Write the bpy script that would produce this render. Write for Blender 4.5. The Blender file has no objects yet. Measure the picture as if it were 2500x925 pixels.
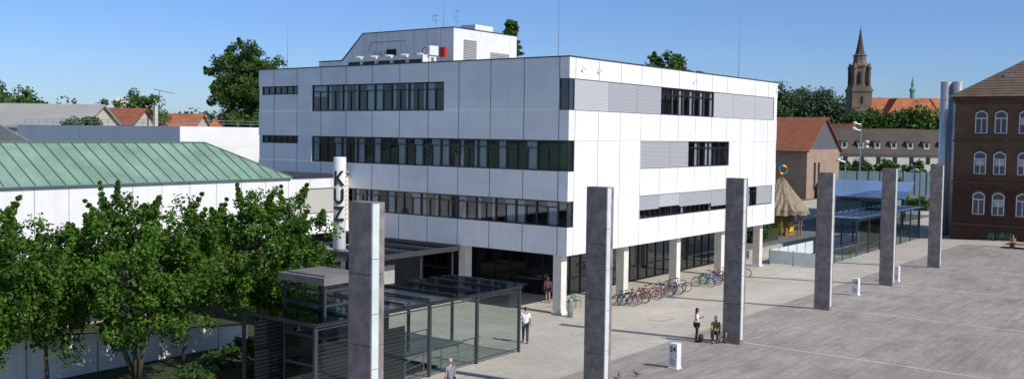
import bpy, math, random
import numpy as np
from mathutils import Vector, Matrix
random.seed(7)
sc=bpy.context.scene
sc.view_settings.view_transform='Standard'
try: sc.view_settings.look='None'
except Exception: pass
sc.view_settings.exposure=0; sc.view_settings.gamma=1
COL=sc.collection
# ------------------------------------------------------------------ materials
def nodes_of(name):
    m=bpy.data.materials.new(name); m.use_nodes=True
    nt=m.node_tree; return m,nt,nt.nodes['Principled BSDF']
def N(nt,t,**k):
    n=nt.nodes.new(t)
    for a,b in k.items(): setattr(n,a,b)
    return n
def mixc(nt,fac,a,b,blend='MIX'):
    n=N(nt,'ShaderNodeMix',data_type='RGBA',blend_type=blend)
    for i,v in ((0,fac),(6,a),(7,b)):
        if hasattr(v,'links'): nt.links.new(v,n.inputs[i])
        else: n.inputs[i].default_value=v if i==0 else (*v[:3],1)
    return n.outputs[2]
def math_(nt,op,a,b=None,c=None):
    n=N(nt,'ShaderNodeMath',operation=op)
    for i,v in enumerate((a,b,c)):
        if v is None: continue
        if hasattr(v,'links'): nt.links.new(v,n.inputs[i])
        else: n.inputs[i].default_value=v
    return n.outputs[0]
def pos(nt,obj=False):
    if obj: return N(nt,'ShaderNodeTexCoord').outputs['Object']
    return N(nt,'ShaderNodeNewGeometry').outputs['Position']
def noise(nt,vec,scale,detail=4,rough=.55):
    n=N(nt,'ShaderNodeTexNoise'); n.inputs['Scale'].default_value=scale; n.inputs['Detail'].default_value=detail
    n.inputs['Roughness'].default_value=rough; nt.links.new(vec,n.inputs['Vector']); return n.outputs['Fac']
def ramp(nt,fac,a,b,lo=.3,hi=.7):
    n=N(nt,'ShaderNodeMapRange'); n.inputs[1].default_value=lo; n.inputs[2].default_value=hi
    n.inputs[3].default_value=a; n.inputs[4].default_value=b; nt.links.new(fac,n.inputs[0]); return n.outputs[0]
def scalev(nt,c,f):
    s=N(nt,'ShaderNodeVectorMath',operation='SCALE')
    if hasattr(c,'links'): nt.links.new(c,s.inputs[0])
    else: s.inputs[0].default_value=c[:3]
    nt.links.new(f,s.inputs['Scale']); return s.outputs[0]
def mapping(nt,v,sc_=(1,1,1),rot=0):
    mp=N(nt,'ShaderNodeMapping'); mp.inputs['Rotation'].default_value[2]=rot; mp.inputs['Scale'].default_value=sc_; nt.links.new(v,mp.inputs[0]); return mp.outputs[0]
def sep(nt,vec):
    n=N(nt,'ShaderNodeSeparateXYZ'); nt.links.new(vec,n.inputs[0]); return n.outputs
def mat(name,c,rough=.6,metal=0,var=.15,scale=2.0,bump=0,obj=True,spec=.4):
    m,nt,b=nodes_of(name)
    b.inputs['Roughness'].default_value=rough; b.inputs['Metallic'].default_value=metal
    b.inputs['Specular IOR Level'].default_value=spec
    v=pos(nt,obj)
    if var>0: nt.links.new(scalev(nt,c,ramp(nt,noise(nt,v,scale),1-var,1+var)),b.inputs['Base Color'])
    else: b.inputs['Base Color'].default_value=(*c[:3],1)
    if bump>0:
        bn=N(nt,'ShaderNodeBump'); bn.inputs['Strength'].default_value=bump; bn.inputs['Distance'].default_value=.02
        nt.links.new(noise(nt,v,scale*8),bn.inputs['Height']); nt.links.new(bn.outputs[0],b.inputs['Normal'])
    return m
def stripes_mat(name,c,c2,axis,period,width,off=0,rough=.5,metal=0,obj=False,var=.06,vscale=.6,panelvar=0,spec=.4,streak=0):
    m,nt,b=nodes_of(name)
    b.inputs['Roughness'].default_value=rough; b.inputs['Metallic'].default_value=metal; b.inputs['Specular IOR Level'].default_value=spec
    v=pos(nt,obj); x=sep(nt,v)
    t=math_(nt,'DIVIDE',math_(nt,'SUBTRACT',x[axis],off),period)
    fr=math_(nt,'FRACT',t); line=math_(nt,'LESS_THAN',fr,width/period)
    f=ramp(nt,noise(nt,v,vscale),1-var,1+var)
    if streak: f=math_(nt,'MULTIPLY',f,ramp(nt,noise(nt,mapping(nt,v,(3.5,3.5,.25)),1,5,.65),1-streak,1+streak*.3,.25,.6))
    if panelvar:
        cell=N(nt,'ShaderNodeTexWhiteNoise',noise_dimensions='2D'); cx=N(nt,'ShaderNodeCombineXYZ')
        nt.links.new(math_(nt,'FLOOR',t),cx.inputs[0]); nt.links.new(math_(nt,'FLOOR',math_(nt,'DIVIDE',x[2],1.8)),cx.inputs[1])
        nt.links.new(cx.outputs[0],cell.inputs['Vector'])
        f=math_(nt,'MULTIPLY',f,ramp(nt,cell.outputs['Value'],1-panelvar,1+panelvar*.3,0,1))
    nt.links.new(mixc(nt,line,scalev(nt,c,f),c2),b.inputs['Base Color'])
    return m
def glass(name,tint,refl=.18,rough=.02):
    m,nt,b=nodes_of(name); nt.nodes.remove(b); out=nt.nodes['Material Output']
    tr=N(nt,'ShaderNodeBsdfTransparent'); tr.inputs[0].default_value=(*tint,1)
    gl=N(nt,'ShaderNodeBsdfGlossy'); gl.inputs['Roughness'].default_value=rough; gl.inputs[0].default_value=(.9,.95,1,1)
    fr=N(nt,'ShaderNodeLayerWeight'); fr.inputs[0].default_value=.35
    f=ramp(nt,fr.outputs['Facing'],refl*.5,min(1,refl*3.0),.2,1)
    mx=N(nt,'ShaderNodeMixShader'); nt.links.new(f,mx.inputs[0]); nt.links.new(tr.outputs[0],mx.inputs[1]); nt.links.new(gl.outputs[0],mx.inputs[2])
    nt.links.new(mx.outputs[0],out.inputs[0]); return m
def paving(name,c1,c2,mortar,w,h,var=.25,rot=0,stain=.25,rough=.7,patch=.0):
    m,nt,b=nodes_of(name); b.inputs['Roughness'].default_value=rough; b.inputs['Specular IOR Level'].default_value=.3
    v=pos(nt); mp=mapping(nt,v,rot=rot)
    br=N(nt,'ShaderNodeTexBrick'); br.inputs['Scale'].default_value=1; br.inputs['Brick Width'].default_value=w; br.inputs['Row Height'].default_value=h
    br.inputs['Mortar Size'].default_value=.010; br.inputs['Color1'].default_value=(*c1,1); br.inputs['Color2'].default_value=(*c2,1); br.inputs['Mortar'].default_value=(*mortar,1)
    nt.links.new(mp,br.inputs['Vector'])
    f=math_(nt,'MULTIPLY',ramp(nt,noise(nt,v,.22,7,.72),1-stain,1+stain),ramp(nt,noise(nt,v,3.2,5,.7),1-var*.5,1+var*.5))
    if patch:
        f=math_(nt,'MULTIPLY',f,ramp(nt,noise(nt,mapping(nt,v,(.25,1.6,1)),1,3,.6),1-patch,1.04,.38,.5))
    nt.links.new(scalev(nt,br.outputs[0],f),b.inputs['Base Color'])
    bn=N(nt,'ShaderNodeBump'); bn.inputs['Strength'].default_value=.25; bn.inputs['Distance'].default_value=.01
    nt.links.new(noise(nt,v,20),bn.inputs['Height']); nt.links.new(bn.outputs[0],b.inputs['Normal'])
    return m
def leafmat(name,dark,light,trans=.35):
    m,nt,b=nodes_of(name); out=nt.nodes['Material Output']
    at_=N(nt,'ShaderNodeAttribute',attribute_name='tint')
    c=mixc(nt,at_.outputs['Fac'],dark,light); nt.links.new(c,b.inputs['Base Color'])
    b.inputs['Roughness'].default_value=.6; b.inputs['Specular IOR Level'].default_value=.25
    t=N(nt,'ShaderNodeBsdfTranslucent'); c2=mixc(nt,1.0,c,(1.0,1.25,.5),'MULTIPLY'); nt.links.new(c2,t.inputs[0])
    mx=N(nt,'ShaderNodeMixShader'); mx.inputs[0].default_value=trans
    nt.links.new(b.outputs[0],mx.inputs[1]); nt.links.new(t.outputs[0],mx.inputs[2]); nt.links.new(mx.outputs[0],out.inputs[0]); return m
M={}
PER=2.63
WHITE=(.82,.82,.825)
M['facL']=stripes_mat('panel_cladding_shade',(.83,.83,.84),(.10,.10,.12),1,PER,.055,33.40,.45,panelvar=.06,streak=.05)
M['facR']=stripes_mat('panel_cladding_sun',WHITE,(.12,.12,.14),0,PER,.045,49.12,.45,panelvar=.05,streak=.05)
M['white']=mat('white_render',(.80,.80,.80),.6,var=.06,scale=.5,obj=False)
M['kuzwall']=stripes_mat('hall_cladding',(.80,.80,.79),(.3,.3,.3),0,1.9,.04,24.0,.5,panelvar=.05,streak=.08)
M['soffit']=mat('soffit_concrete',(.5,.5,.49),.8,obj=False)
M['concrete']=mat('concrete',(.36,.35,.32),.85,var=.15,scale=1.2,bump=.3)
M['slab']=mat('grey_roof_slab',(.17,.16,.155),.85,var=.2,scale=1.2,bump=.3)
M['pillar']=mat('painted_pillar',(.70,.67,.60),.8,var=.1,scale=1.5,bump=.2)
M['frame']=mat('window_frame_dark',(.022,.024,.028),.4,var=0)
M['glass']=glass('window_glass',(.60,.64,.68),.14)
M['clear']=glass('canopy_glass',(.76,.82,.81),.06)
M['roofglass']=glass('canopy_roof_glass',(.42,.47,.48),.13,.06)
M['frost']=mat('frosted_glass',(.62,.70,.70),.25,var=.05)
M['curtain']=stripes_mat('curtain_fabric',(.85,.87,.90),(.5,.52,.55),0,.14,.05,0,.9,obj=True)
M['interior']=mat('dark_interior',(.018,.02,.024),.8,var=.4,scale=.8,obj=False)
M['blind']=stripes_mat('blind_slats',(.46,.47,.50),(.25,.26,.28),2,.09,.03,0,.45,.1,obj=True,var=.03)
M['blindL']=stripes_mat('blind_slats_light',(.56,.57,.60),(.34,.35,.37),2,.09,.03,0,.45,.1,obj=True,var=.03)
M['cap']=mat('roof_edge_metal',(.04,.04,.045),.5,var=0)
M['gravel']=mat('roof_gravel',(.22,.21,.2),.9,obj=False,scale=4)
M['steel']=mat('dark_steel',(.075,.08,.09),.45,.5,var=.1)
M['galv']=mat('light_steel',(.4,.42,.44),.35,.7,var=.08)
M['chrome']=mat('brushed_chimney',(.62,.64,.66),.38,.75,var=.05)
M['louver']=stripes_mat('louvers',(.05,.053,.058),(.012,.012,.014),2,.16,.07,0,.5)
M['louverL']=stripes_mat('vent_louvers',(.42,.42,.43),(.12,.12,.13),2,.12,.05,0,.5)
M['copper']=mat('green_copper',(.225,.345,.275),.55,.1,var=.2,scale=.6,obj=False)
M['copper_rib']=mat('green_copper_seam',(.10,.17,.13),.55,.1,var=.1,obj=False)
M['granite']=mat('rough_granite',(.225,.195,.185),.8,var=.35,scale=2.2,bump=.3)
M['granite_d']=mat('granite_joint',(.03,.028,.028),.9,var=0)
M['strip']=mat('light_strip_glass',(.60,.66,.66),.15,var=.12,scale=1.5)
M['plaza']=paving('plaza_stone',(.355,.315,.285),(.305,.272,.248),(.19,.168,.152),.9,.45,.28,0,.22,patch=.12)
M['walk']=paving('walkway_slabs',(.52,.48,.41),(.475,.44,.375),(.33,.305,.265),.6,.3,.2,math.pi/2,.18)
M['line']=mat('white_inlay',(.62,.60,.55),.7,var=.25,scale=1,obj=False)
M['asph']=mat('asphalt',(.15,.15,.148),.9,var=.2,scale=1,obj=False)
M['earth']=mat('ground_far',(.12,.13,.07),.95,var=.3,scale=.02,obj=False)
M['soil']=mat('garden_soil',(.035,.05,.018),.95,var=.5,scale=3,obj=False)
M['bark']=mat('bark',(.07,.055,.04),.9,var=.4,scale=6,bump=.6)
M['leafN']=leafmat('locust_leaves',(.016,.050,.008),(.125,.25,.028),.36)
M['leafS']=leafmat('shrub_leaves',(.014,.035,.008),(.07,.14,.03),.2)
M['leafF']=leafmat('far_leaves',(.018,.048,.012),(.10,.175,.034),.25)
M['leafB']=leafmat('blue_conifer_needles',(.02,.045,.035),(.06,.10,.08),.1)
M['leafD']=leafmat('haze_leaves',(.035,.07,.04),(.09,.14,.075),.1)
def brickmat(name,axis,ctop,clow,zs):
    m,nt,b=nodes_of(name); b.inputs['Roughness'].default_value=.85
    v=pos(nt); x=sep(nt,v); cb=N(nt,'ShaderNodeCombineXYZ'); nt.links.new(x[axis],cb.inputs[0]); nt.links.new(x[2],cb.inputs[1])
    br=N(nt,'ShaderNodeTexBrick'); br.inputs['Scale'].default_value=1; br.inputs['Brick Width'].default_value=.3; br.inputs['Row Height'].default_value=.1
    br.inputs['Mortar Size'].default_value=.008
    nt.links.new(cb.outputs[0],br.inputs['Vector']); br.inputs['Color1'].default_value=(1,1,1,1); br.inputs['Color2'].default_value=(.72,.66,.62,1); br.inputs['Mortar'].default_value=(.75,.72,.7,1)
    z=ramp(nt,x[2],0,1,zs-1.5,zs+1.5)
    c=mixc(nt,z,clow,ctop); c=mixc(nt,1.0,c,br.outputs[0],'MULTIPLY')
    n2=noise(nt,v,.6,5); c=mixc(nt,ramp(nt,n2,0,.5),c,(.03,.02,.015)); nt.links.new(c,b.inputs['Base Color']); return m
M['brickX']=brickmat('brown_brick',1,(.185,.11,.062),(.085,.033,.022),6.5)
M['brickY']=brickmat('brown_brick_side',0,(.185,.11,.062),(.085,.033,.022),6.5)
M['brickT']=mat('brick_trim',(.11,.062,.038),.85,var=.2,obj=False)
M['lbrick']=mat('light_brick',(.34,.235,.18),.85,var=.12,scale=.8,obj=False)
M['tileR']=stripes_mat('red_roof_tiles',(.30,.105,.055),(.15,.05,.03),2,.35,.1,0,.8,var=.2,vscale=.8)
M['tileO']=mat('orange_tiles',(.36,.125,.06),.8,var=.3,scale=.4,obj=False)
M['tileB']=stripes_mat('brown_roof_tiles',(.155,.105,.075),(.06,.045,.035),2,.3,.1,0,.8,var=.25,vscale=1)
M['tileD']=mat('dark_roof',(.075,.060,.05),.8,var=.2,scale=.2,obj=False)
M['slate']=mat('slate_cladding',(.10,.105,.12),.7,var=.15,obj=False)
M['greyroof']=mat('pale_roof',(.33,.33,.31),.8,var=.1,scale=.3,obj=False)
M['sand']=mat('dark_sandstone',(.17,.13,.095),.9,var=.35,scale=.15,obj=False)
M['cream']=mat('cream_wall',(.55,.53,.46),.8,var=.06,obj=False)
M['verd']=mat('verdigris',(.16,.33,.27),.6,var=.1,obj=False)
M['blueglass']=stripes_mat('blue_solar_roof',(.12,.21,.40),(.46,.53,.60),1,1.1,.14,0,.25,.2,var=.1,vscale=.3)
M['tealglass']=mat('teal_glass',(.22,.32,.35),.25,var=.1,scale=.3,obj=False)
M['thatch']=mat('thatch',(.29,.235,.16),.95,var=.4,scale=5,bump=.8)
M['wood']=mat('timber',(.30,.17,.07),.7,var=.3,scale=5)
for n,c in dict(yellow=(.75,.52,.02),red=(.5,.03,.02),blue=(.03,.12,.5),green=(.03,.28,.10),orange=(.65,.16,.02),black=(.015,.015,.017),silver=(.45,.46,.48),
    lime=(.42,.55,.05),chairgreen=(.02,.16,.10),skin=(.50,.29,.20),skin2=(.36,.20,.13),hairblack=(.012,.010,.010),hairgrey=(.38,.37,.36),hairbrown=(.07,.04,.02),
    shirtwhite=(.78,.78,.78),shirtgrey=(.20,.22,.27),jeans=(.03,.04,.075),trousers=(.02,.02,.024),pink=(.5,.22,.2),shoe=(.03,.025,.02),lip=(.35,.10,.08),
    bag=(.06,.03,.02),olive=(.18,.2,.06),letter=(.01,.01,.012),banner=(.50,.49,.44),pigeon=(.13,.14,.17),bollard=(.72,.73,.72),rubber=(.015,.015,.015),craneorange=(.45,.16,.05)).items():
    M[n]=mat(n+'_surface',c,.5,0,.12,8)
# ------------------------------------------------------------------ geometry builder
BASE={}
def thing(name,label,cat,loc=(0,0,0),group=None):
    o=bpy.data.objects.new(name,None); o.empty_display_size=.3; COL.objects.link(o); o.location=loc
    o['label']=label; o['category']=cat
    if group: o['group']=group
    BASE[o.name]=Vector(loc); return o
class MB:
    def __init__(s): s.v=[]; s.f=[]; s.m=[]
    def add(s,vs,fs,m=0):
        b=len(s.v); s.v+= [tuple(p) for p in vs]; s.f+=[tuple(i+b for i in f) for f in fs]; s.m+=[m]*len(fs); return s
    def box(s,x0,x1,y0,y1,z0,z1,m=0):
        return s.add([(x0,y0,z0),(x1,y0,z0),(x1,y1,z0),(x0,y1,z0),(x0,y0,z1),(x1,y0,z1),(x1,y1,z1),(x0,y1,z1)],
            [(0,3,2,1),(4,5,6,7),(0,1,5,4),(1,2,6,5),(2,3,7,6),(3,0,4,7)],m)
    def poly(s,pts,m=0): return s.add(pts,[tuple(range(len(pts)))],m)
    def prism(s,pts,d,m=0):
        n=len(pts); d=Vector(d); a=[Vector(p) for p in pts]; b=[p+d for p in a]
        return s.add(a+b,[tuple(range(n-1,-1,-1)),tuple(range(n,2*n))]+[(i,(i+1)%n,n+(i+1)%n,n+i) for i in range(n)],m)
    def tube(s,p0,p1,r0,r1=None,n=8,m=0):
        if r1 is None: r1=r0
        p0,p1=Vector(p0),Vector(p1); d=(p1-p0)
        if d.length<1e-6: return s
        d.normalize(); a=d.orthogonal().normalized(); b=d.cross(a)
        vs=[p0+(a*math.cos(t)+b*math.sin(t))*r0 for t in [2*math.pi*i/n for i in range(n)]]+[p1+(a*math.cos(t)+b*math.sin(t))*r1 for t in [2*math.pi*i/n for i in range(n)]]
        return s.add(vs,[(i,(i+1)%n,n+(i+1)%n,n+i) for i in range(n)]+[tuple(range(n-1,-1,-1)),tuple(range(n,2*n))],m)
    def path(s,ps,r,n=8,m=0):
        for a,b in zip(ps[:-1],ps[1:]): s.tube(a,b,r,r,n,m)
        return s
    def lathe(s,c,prof,n=16,m=0,rot=0):
        vs=[];fs=[]
        for r,z in prof:
            for i in range(n):
                t=2*math.pi*i/n+rot; vs.append((c[0]+r*math.cos(t),c[1]+r*math.sin(t),c[2]+z))
        for k in range(len(prof)-1):
            for i in range(n): fs.append((k*n+i,k*n+(i+1)%n,(k+1)*n+(i+1)%n,(k+1)*n+i))
        fs.append(tuple(range(n-1,-1,-1))); fs.append(tuple(range((len(prof)-1)*n,len(prof)*n)))
        return s.add(vs,fs,m)
    def ell(s,c,r,m=0,nu=12,nv=8,R=None,fn=None):
        vs=[];fs=[]
        for j in range(nv+1):
            ph=math.pi*j/nv-math.pi/2
            for i in range(nu):
                t=2*math.pi*i/nu; p=Vector((math.cos(ph)*math.cos(t),math.cos(ph)*math.sin(t),math.sin(ph)))
                if fn: p=fn(p)
                p=Vector((p.x*r[0],p.y*r[1],p.z*r[2]))
                if R: p=R@p
                vs.append(p+Vector(c))
        for j in range(nv):
            for i in range(nu): fs.append((j*nu+i,j*nu+(i+1)%nu,(j+1)*nu+(i+1)%nu,(j+1)*nu+i))
        return s.add(vs,fs,m)
    def torus(s,c,R,r,ax='y',n=28,k=6,m=0,mf=None):
        vs=[];fs=[]
        for i in range(n):
            t=2*math.pi*i/n
            for j in range(k):
                u=2*math.pi*j/k; a=(R+r*math.cos(u)); x,y,z=a*math.cos(t),a*math.sin(t),r*math.sin(u)
                p={'z':(x,y,z),'y':(x,z,y),'x':(z,x,y)}[ax]; vs.append((c[0]+p[0],c[1]+p[1],c[2]+p[2]))
        for i in range(n):
            for j in range(k): fs.append((i*k+j,((i+1)%n)*k+j,((i+1)%n)*k+(j+1)%k,i*k+(j+1)%k))
        b=len(s.m); s.add(vs,fs,m)
        if mf:
            for i in range(n):
                for j in range(k): s.m[b+i*k+j]=mf(i/n)
        return s
    def obj(s,name,parent,mats,smooth=False,at=None,rotz=0,label=None):
        me=bpy.data.meshes.new(name)
        pb=BASE[parent.name] if parent else Vector((0,0,0))
        off=pb if at is None else Vector((0,0,0))
        me.from_pydata([tuple(Vector(p)-off) for p in s.v],[],s.f); me.update()
        for k in (mats if isinstance(mats,(list,tuple)) else [mats]): me.materials.append(M[k] if isinstance(k,str) else k)
        me.polygons.foreach_set('material_index',s.m)
        if smooth: me.polygons.foreach_set('use_smooth',[True]*len(me.polygons))
        return place(name,me,parent,at,rotz,label)
def place(name,me,parent,at=None,rotz=0,label=None):
    o=bpy.data.objects.new(name,me); COL.objects.link(o)
    pb=BASE[parent.name] if parent else Vector((0,0,0))
    if parent: o.parent=parent
    if at is not None: o.location=Vector(at)-pb; BASE[o.name]=Vector(at)
    else: BASE[o.name]=Vector(pb)
    o.rotation_euler[2]=rotz
    if label: o['label']=label
    return o
def clone(o,loc,rot=0,parent=None):
    c=o.copy(); COL.objects.link(c)
    if parent is None:
        c.location=loc; c.rotation_euler[2]=rot; BASE[c.name]=Vector(loc)
    else: c.parent=parent; c.matrix_parent_inverse=o.matrix_parent_inverse.copy(); BASE[c.name]=BASE[parent.name]
    for k in list(o.children):
        if k.name!=c.name: clone(k,None,0,c)
    return c
def struct(name,mb,mats):
    o=mb.obj(name,None,mats); o['kind']='structure'; return o
def gz(y): return 0.0 if y<21 else -.45*min(1,(y-21)/10)
def yb(y0,y1):
    c=[y0]+[k for k in (21,31) if y0<k<y1]+[y1]; return list(zip(c[:-1],c[1:]))
def sheet(name,rects,m,lift):
    b=MB()
    for x0,x1,y0,y1 in rects:
        for a,c in yb(y0,y1): b.poly([(x0,a,gz(a)+lift),(x1,a,gz(a)+lift),(x1,c,gz(c)+lift),(x0,c,gz(c)+lift)])
    return struct(name,b,[m])
# ------------------------------------------------------------------ ground
sheet('ground',[(-4000,4000,-4000,4000)],'earth',0)
sheet('walkway',[(-30,107,23.8,63),(107,180,-60,63)],'walk',.004)
sheet('stone_plaza',[(-30,107,-80,23.8)],'plaza',.004)
sheet('service_road',[(82,150,37,48),(180,330,-60,140)],'asph',.012)
sheet('garden_bed',[(-10,32,33.7,41),(-10,41,41.3,51.4)],'soil',.012)
cx=[20.36+12.886*i for i in range(6)]
CY=20.86
sheet('plaza_inlay_lines',[(x+.45,x+.56,-60,CY+2.9) for x in cx],'line',.009)
sheet('drain_cover',[(31.8,33.4,26.4,27.5),(50.2,51.6,27.0,28.2)],'asph',.009)
sheet('drain_cover_slab',[(31.86,33.34,26.46,27.44),(50.26,51.54,27.06,28.14)],'walk',.013)
# ------------------------------------------------------------------ main office building
X0,Y0,X1,Y1=48.48,32.71,80.03,61.55
ZB,ZT=3.185,15.05
rows=[(4.87,6.44),(8.22,10.09),(11.89,13.79)]
OB=thing('office_building','white panelled office block with dark window bands raised on pillars','building',(X0,Y0,-.45))
T=.3
b=MB()
bands=[(ZB,4.87),(6.44,8.22),(10.09,11.89),(13.79,ZT)]
for z0,z1 in bands: b.box(X0,X0+T,Y0,Y1,z0,z1)
def infL(y0,y1,z0,z1): b.box(X0+.02,X0+T,y0,y1,z0+.001,z1-.001)
infL(33.42,42.6,11.89,13.79); infL(55.5,57,11.89,13.79); infL(57,61.2,11.89,13.15); infL(61.2,61.5,11.89,13.79)
infL(55.5,57,8.22,10.09); infL(57,61.2,8.22,9.5); infL(61.2,61.5,8.22,10.09); infL(55.5,61.5,4.87,6.44)
b.obj('wall',OB,['facL'],label='shaded white panel wall facing the low hall')
b=MB()
for z0,z1 in bands: b.box(X0+T,X1,Y0,Y0+T,z0,z1)
def infR(x0,x1,z0,z1): b.box(x0,x1,Y0+.02,Y0+T,z0+.001,z1-.001)
infR(79.4,X1-.02,11.89,13.79); infR(49.12,57.1,8.22,10.09); infR(70.8,X1-.02,8.22,10.09); infR(49.12,57.1,4.87,6.44); infR(79.4,X1-.02,4.87,6.44)
b.obj('wall',OB,['facR'],label='sunlit white panel wall facing the square')
b=MB(); b.box(X1-.3,X1,Y0+T+.002,Y1,ZB,ZT-.003); b.box(X0+T+.002,X1-.302,Y1-.3,Y1,ZB,ZT-.003); b.obj('wall',OB,['white'])
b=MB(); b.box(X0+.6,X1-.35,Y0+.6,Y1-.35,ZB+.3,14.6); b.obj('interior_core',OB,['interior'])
b=MB(); b.box(X0+T+.01,X1-.31,Y0+T+.01,Y1-.31,14.62,14.8); b.obj('roof',OB,['gravel'])
b=MB(); b.box(X0+T+.01,X1-.31,Y0+T+.01,Y1-.31,ZB+.02,ZB+.22); b.obj('soffit',OB,['soffit'])
b=MB()
for a in ((X0-.04,X1+.04,Y0-.04,Y0+.36),(X0-.04,X1+.04,Y1-.36,Y1+.04),(X0-.04,X0+.36,Y0+.361,Y1-.361),(X1-.36,X1+.04,Y0+.361,Y1-.361)): b.box(*a,ZT+.002,ZT+.07)
b.obj('parapet_cap',OB,['cap'])
WC={}
def winmesh(w,h,cur):
    k=(round(w,2),round(h,2),cur)
    if k in WC: return WC[k]
    f=MB(); t=.055; tr=h*.73
    f.box(-w/2,-w/2+t,0,.1,0,h); f.box(w/2-t,w/2,0,.1,0,h); f.box(-w/2+t,w/2-t,0,.1,0,t*1.5); f.box(-w/2+t,w/2-t,0,.1,h-t*1.5,h)
    if h>1: f.box(-w/2+t,w/2-t,.002,.098,tr,tr+.06)
    if w>1.0: f.box(-.025,.025,.004,.096,t*1.5,tr if h>1 else h-t*1.5)
    fm=bpy.data.meshes.new('window'); fm.from_pydata(f.v,[],f.f); fm.materials.append(M['frame'])
    p=MB(); p.poly([(-w/2+t,.06,t),(w/2-t,.06,t),(w/2-t,.06,h-t),(-w/2+t,.06,h-t)],0)
    def cur_(a,c): p.poly([(a,.12,t),(c,.12,t),(c,.12,h-t),(a,.12,h-t)],1)
    if cur==1: cur_(-w/2,-w*.12)
    elif cur==2: cur_(-w*.05,w/2)
    elif cur==3: cur_(-w/2,-w*.3); cur_(w*.28,w/2)
    elif cur==4: p.poly([(-w/2,.12,h*.55),(w/2,.12,h*.55),(w/2,.12,h-t),(-w/2,.12,h-t)],1)
    pm=bpy.data.meshes.new('pane'); pm.from_pydata(p.v,[],p.f); pm.materials.append(M['glass']); pm.materials.append(M['curtain']); pm.polygons.foreach_set('material_index',p.m)
    WC[k]=(fm,pm); return WC[k]
def window(parent,face,a,z0,w,h,cur=0):
    fm,pm=winmesh(w,h,cur)
    at=(X0+.1,a,z0) if face=='L' else (a,Y0+.1,z0)
    o=place('window',fm,parent,at,-math.pi/2 if face=='L' else 0)
    c=bpy.data.objects.new('pane',pm); COL.objects.link(c); c.parent=o; BASE[c.name]=Vector(at)
rnd=random.Random(3)
def span(face,a0,a1,z0,z1,n,pool=(0,0,0,1,2,3,4)):
    w=(a1-a0)/n
    for i in range(n): window(OB,face,a0+w*(i+.5),z0,w-.004,z1-z0,rnd.choice(pool))
span('L',42.6,55.5,*rows[2],8,(0,1,2,3,3,4)); span('L',57,61.2,13.152,13.79,3,(0,))
span('L',33.45,55.5,*rows[1],14,(0,1,0,1,2,3,2)); span('L',57,61.2,9.502,10.09,3,(0,))
span('L',33.45,52.6,*rows[0],12,(1,0,1,0,2,2,3))
span('R',59.8,68,*rows[2],5,(1,2,0,3)); span('R',64,70.8,*rows[1],4,(0,1,3)); span('R',57.1,70.6,*rows[0],9,(0,4,0,1)); span('R',74.7,79.4,*rows[0],3,(0,1))
def blind(x0,x1,z0,z1,m='blind'):
    b=MB(); b.box(-(x1-x0)/2,(x1-x0)/2,-.015,.015,0,z1-z0); b.obj('blind',OB,[m],at=((x0+x1)/2,Y0+.07,z0))
for a,c in ((49.14,53.0),(53.03,56.5),(56.53,59.8)): blind(a,c,11.92,13.76,'blindL' if a<50 else 'blind')
for a,c in ((68.0,71.4),(71.43,75.5),(75.53,79.3)): blind(a,c,11.92,13.76,'blindL')
for a,c in ((57.14,61.2),(61.23,64.0)): blind(a,c,8.25,10.06)
blind(70.63,74.67,4.9,6.41); blind(76.3,79.3,4.95,6.41)
for i,(a,c) in enumerate(((57.14,59.8),(59.83,62.8),(62.83,67.9),(67.93,70.55))): blind(a,c,5.45+(0,.1,-.02,-.25)[i],6.41,'blindL' if i==1 else 'blind')
for i,(z0,z1) in enumerate(rows):
    f=MB(); f.box(X0+.05,X0+.11,33.36,33.43,z0+.002,z1-.002); f.box(X0+.05,X0+.11,Y0+.05,Y0+.11,z0+.002,z1-.002); f.box(49.05,49.12,Y0+.05,Y0+.11,z0+.002,z1-.002)
    o=f.obj('window',OB,['frame'],label='narrow dark corner window')
    f=MB(); f.box(X0+.07,X0+.09,Y0+.11,33.36,z0+.002,z1-.002); f.box(X0+.11,49.05,Y0+.07,Y0+.09,z0+.002,z1-.002); f.obj('pane',o,['glass'])
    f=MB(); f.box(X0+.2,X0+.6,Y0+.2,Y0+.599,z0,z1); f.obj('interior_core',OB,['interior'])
for x in (48.95,56.3,63.7,71.1,78.5):
    b=MB(); y=33.5; b.box(x-.3,x+.3,y-.3,y+.3,-.45,ZB+.02); b.box(x-.36,x+.36,y-.36,y+.36,-.45,-.3); b.obj('pillar',OB,['pillar'])
for y in (41,48.5,56):
    b=MB(); x=48.95; b.box(x-.3,x+.3,y-.3,y+.3,-.45,ZB+.02); b.obj('pillar',OB,['pillar'])
gx,gy=54.0,37.0
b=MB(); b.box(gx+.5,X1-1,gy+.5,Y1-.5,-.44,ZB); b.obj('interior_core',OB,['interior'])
f=MB(); p=MB()
n=19; w=(X1-.8-gx)/n
for i in range(n+1): f.box(gx+w*i-.05,gx+w*i+.05,gy,gy+.12,-.44,ZB+.02)
for z in (-.44,.65,2.3,ZB-.12): f.box(gx+.05,X1-.85,gy+.01,gy+.11,z,z+.09)
p.poly([(gx,gy+.06,-.4),(X1-.8,gy+.06,-.4),(X1-.8,gy+.06,ZB),(gx,gy+.06,ZB)])
n=17; w=(Y1-.8-gy)/n
for i in range(1,n+1): f.box(gx,gx+.12,gy+w*i-.05,gy+w*i+.05,-.44,ZB+.02)
for z in (-.44,.65,2.3,ZB-.12): f.box(gx+.01,gx+.11,gy+.13,Y1-.8,z,z+.09)
p.poly([(gx+.06,gy,-.4),(gx+.06,Y1-.8,-.4),(gx+.06,Y1-.8,ZB),(gx+.06,gy,ZB)])
o=f.obj('glazed_ground_floor',OB,['frame']); p.obj('pane',o,['glass'])
b=MB(); prof=[(45.7,14.8),(45.7,17.9),(54.8,17.9),(57.1,15.9),(59.8,15.9),(59.8,14.8)]
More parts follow.
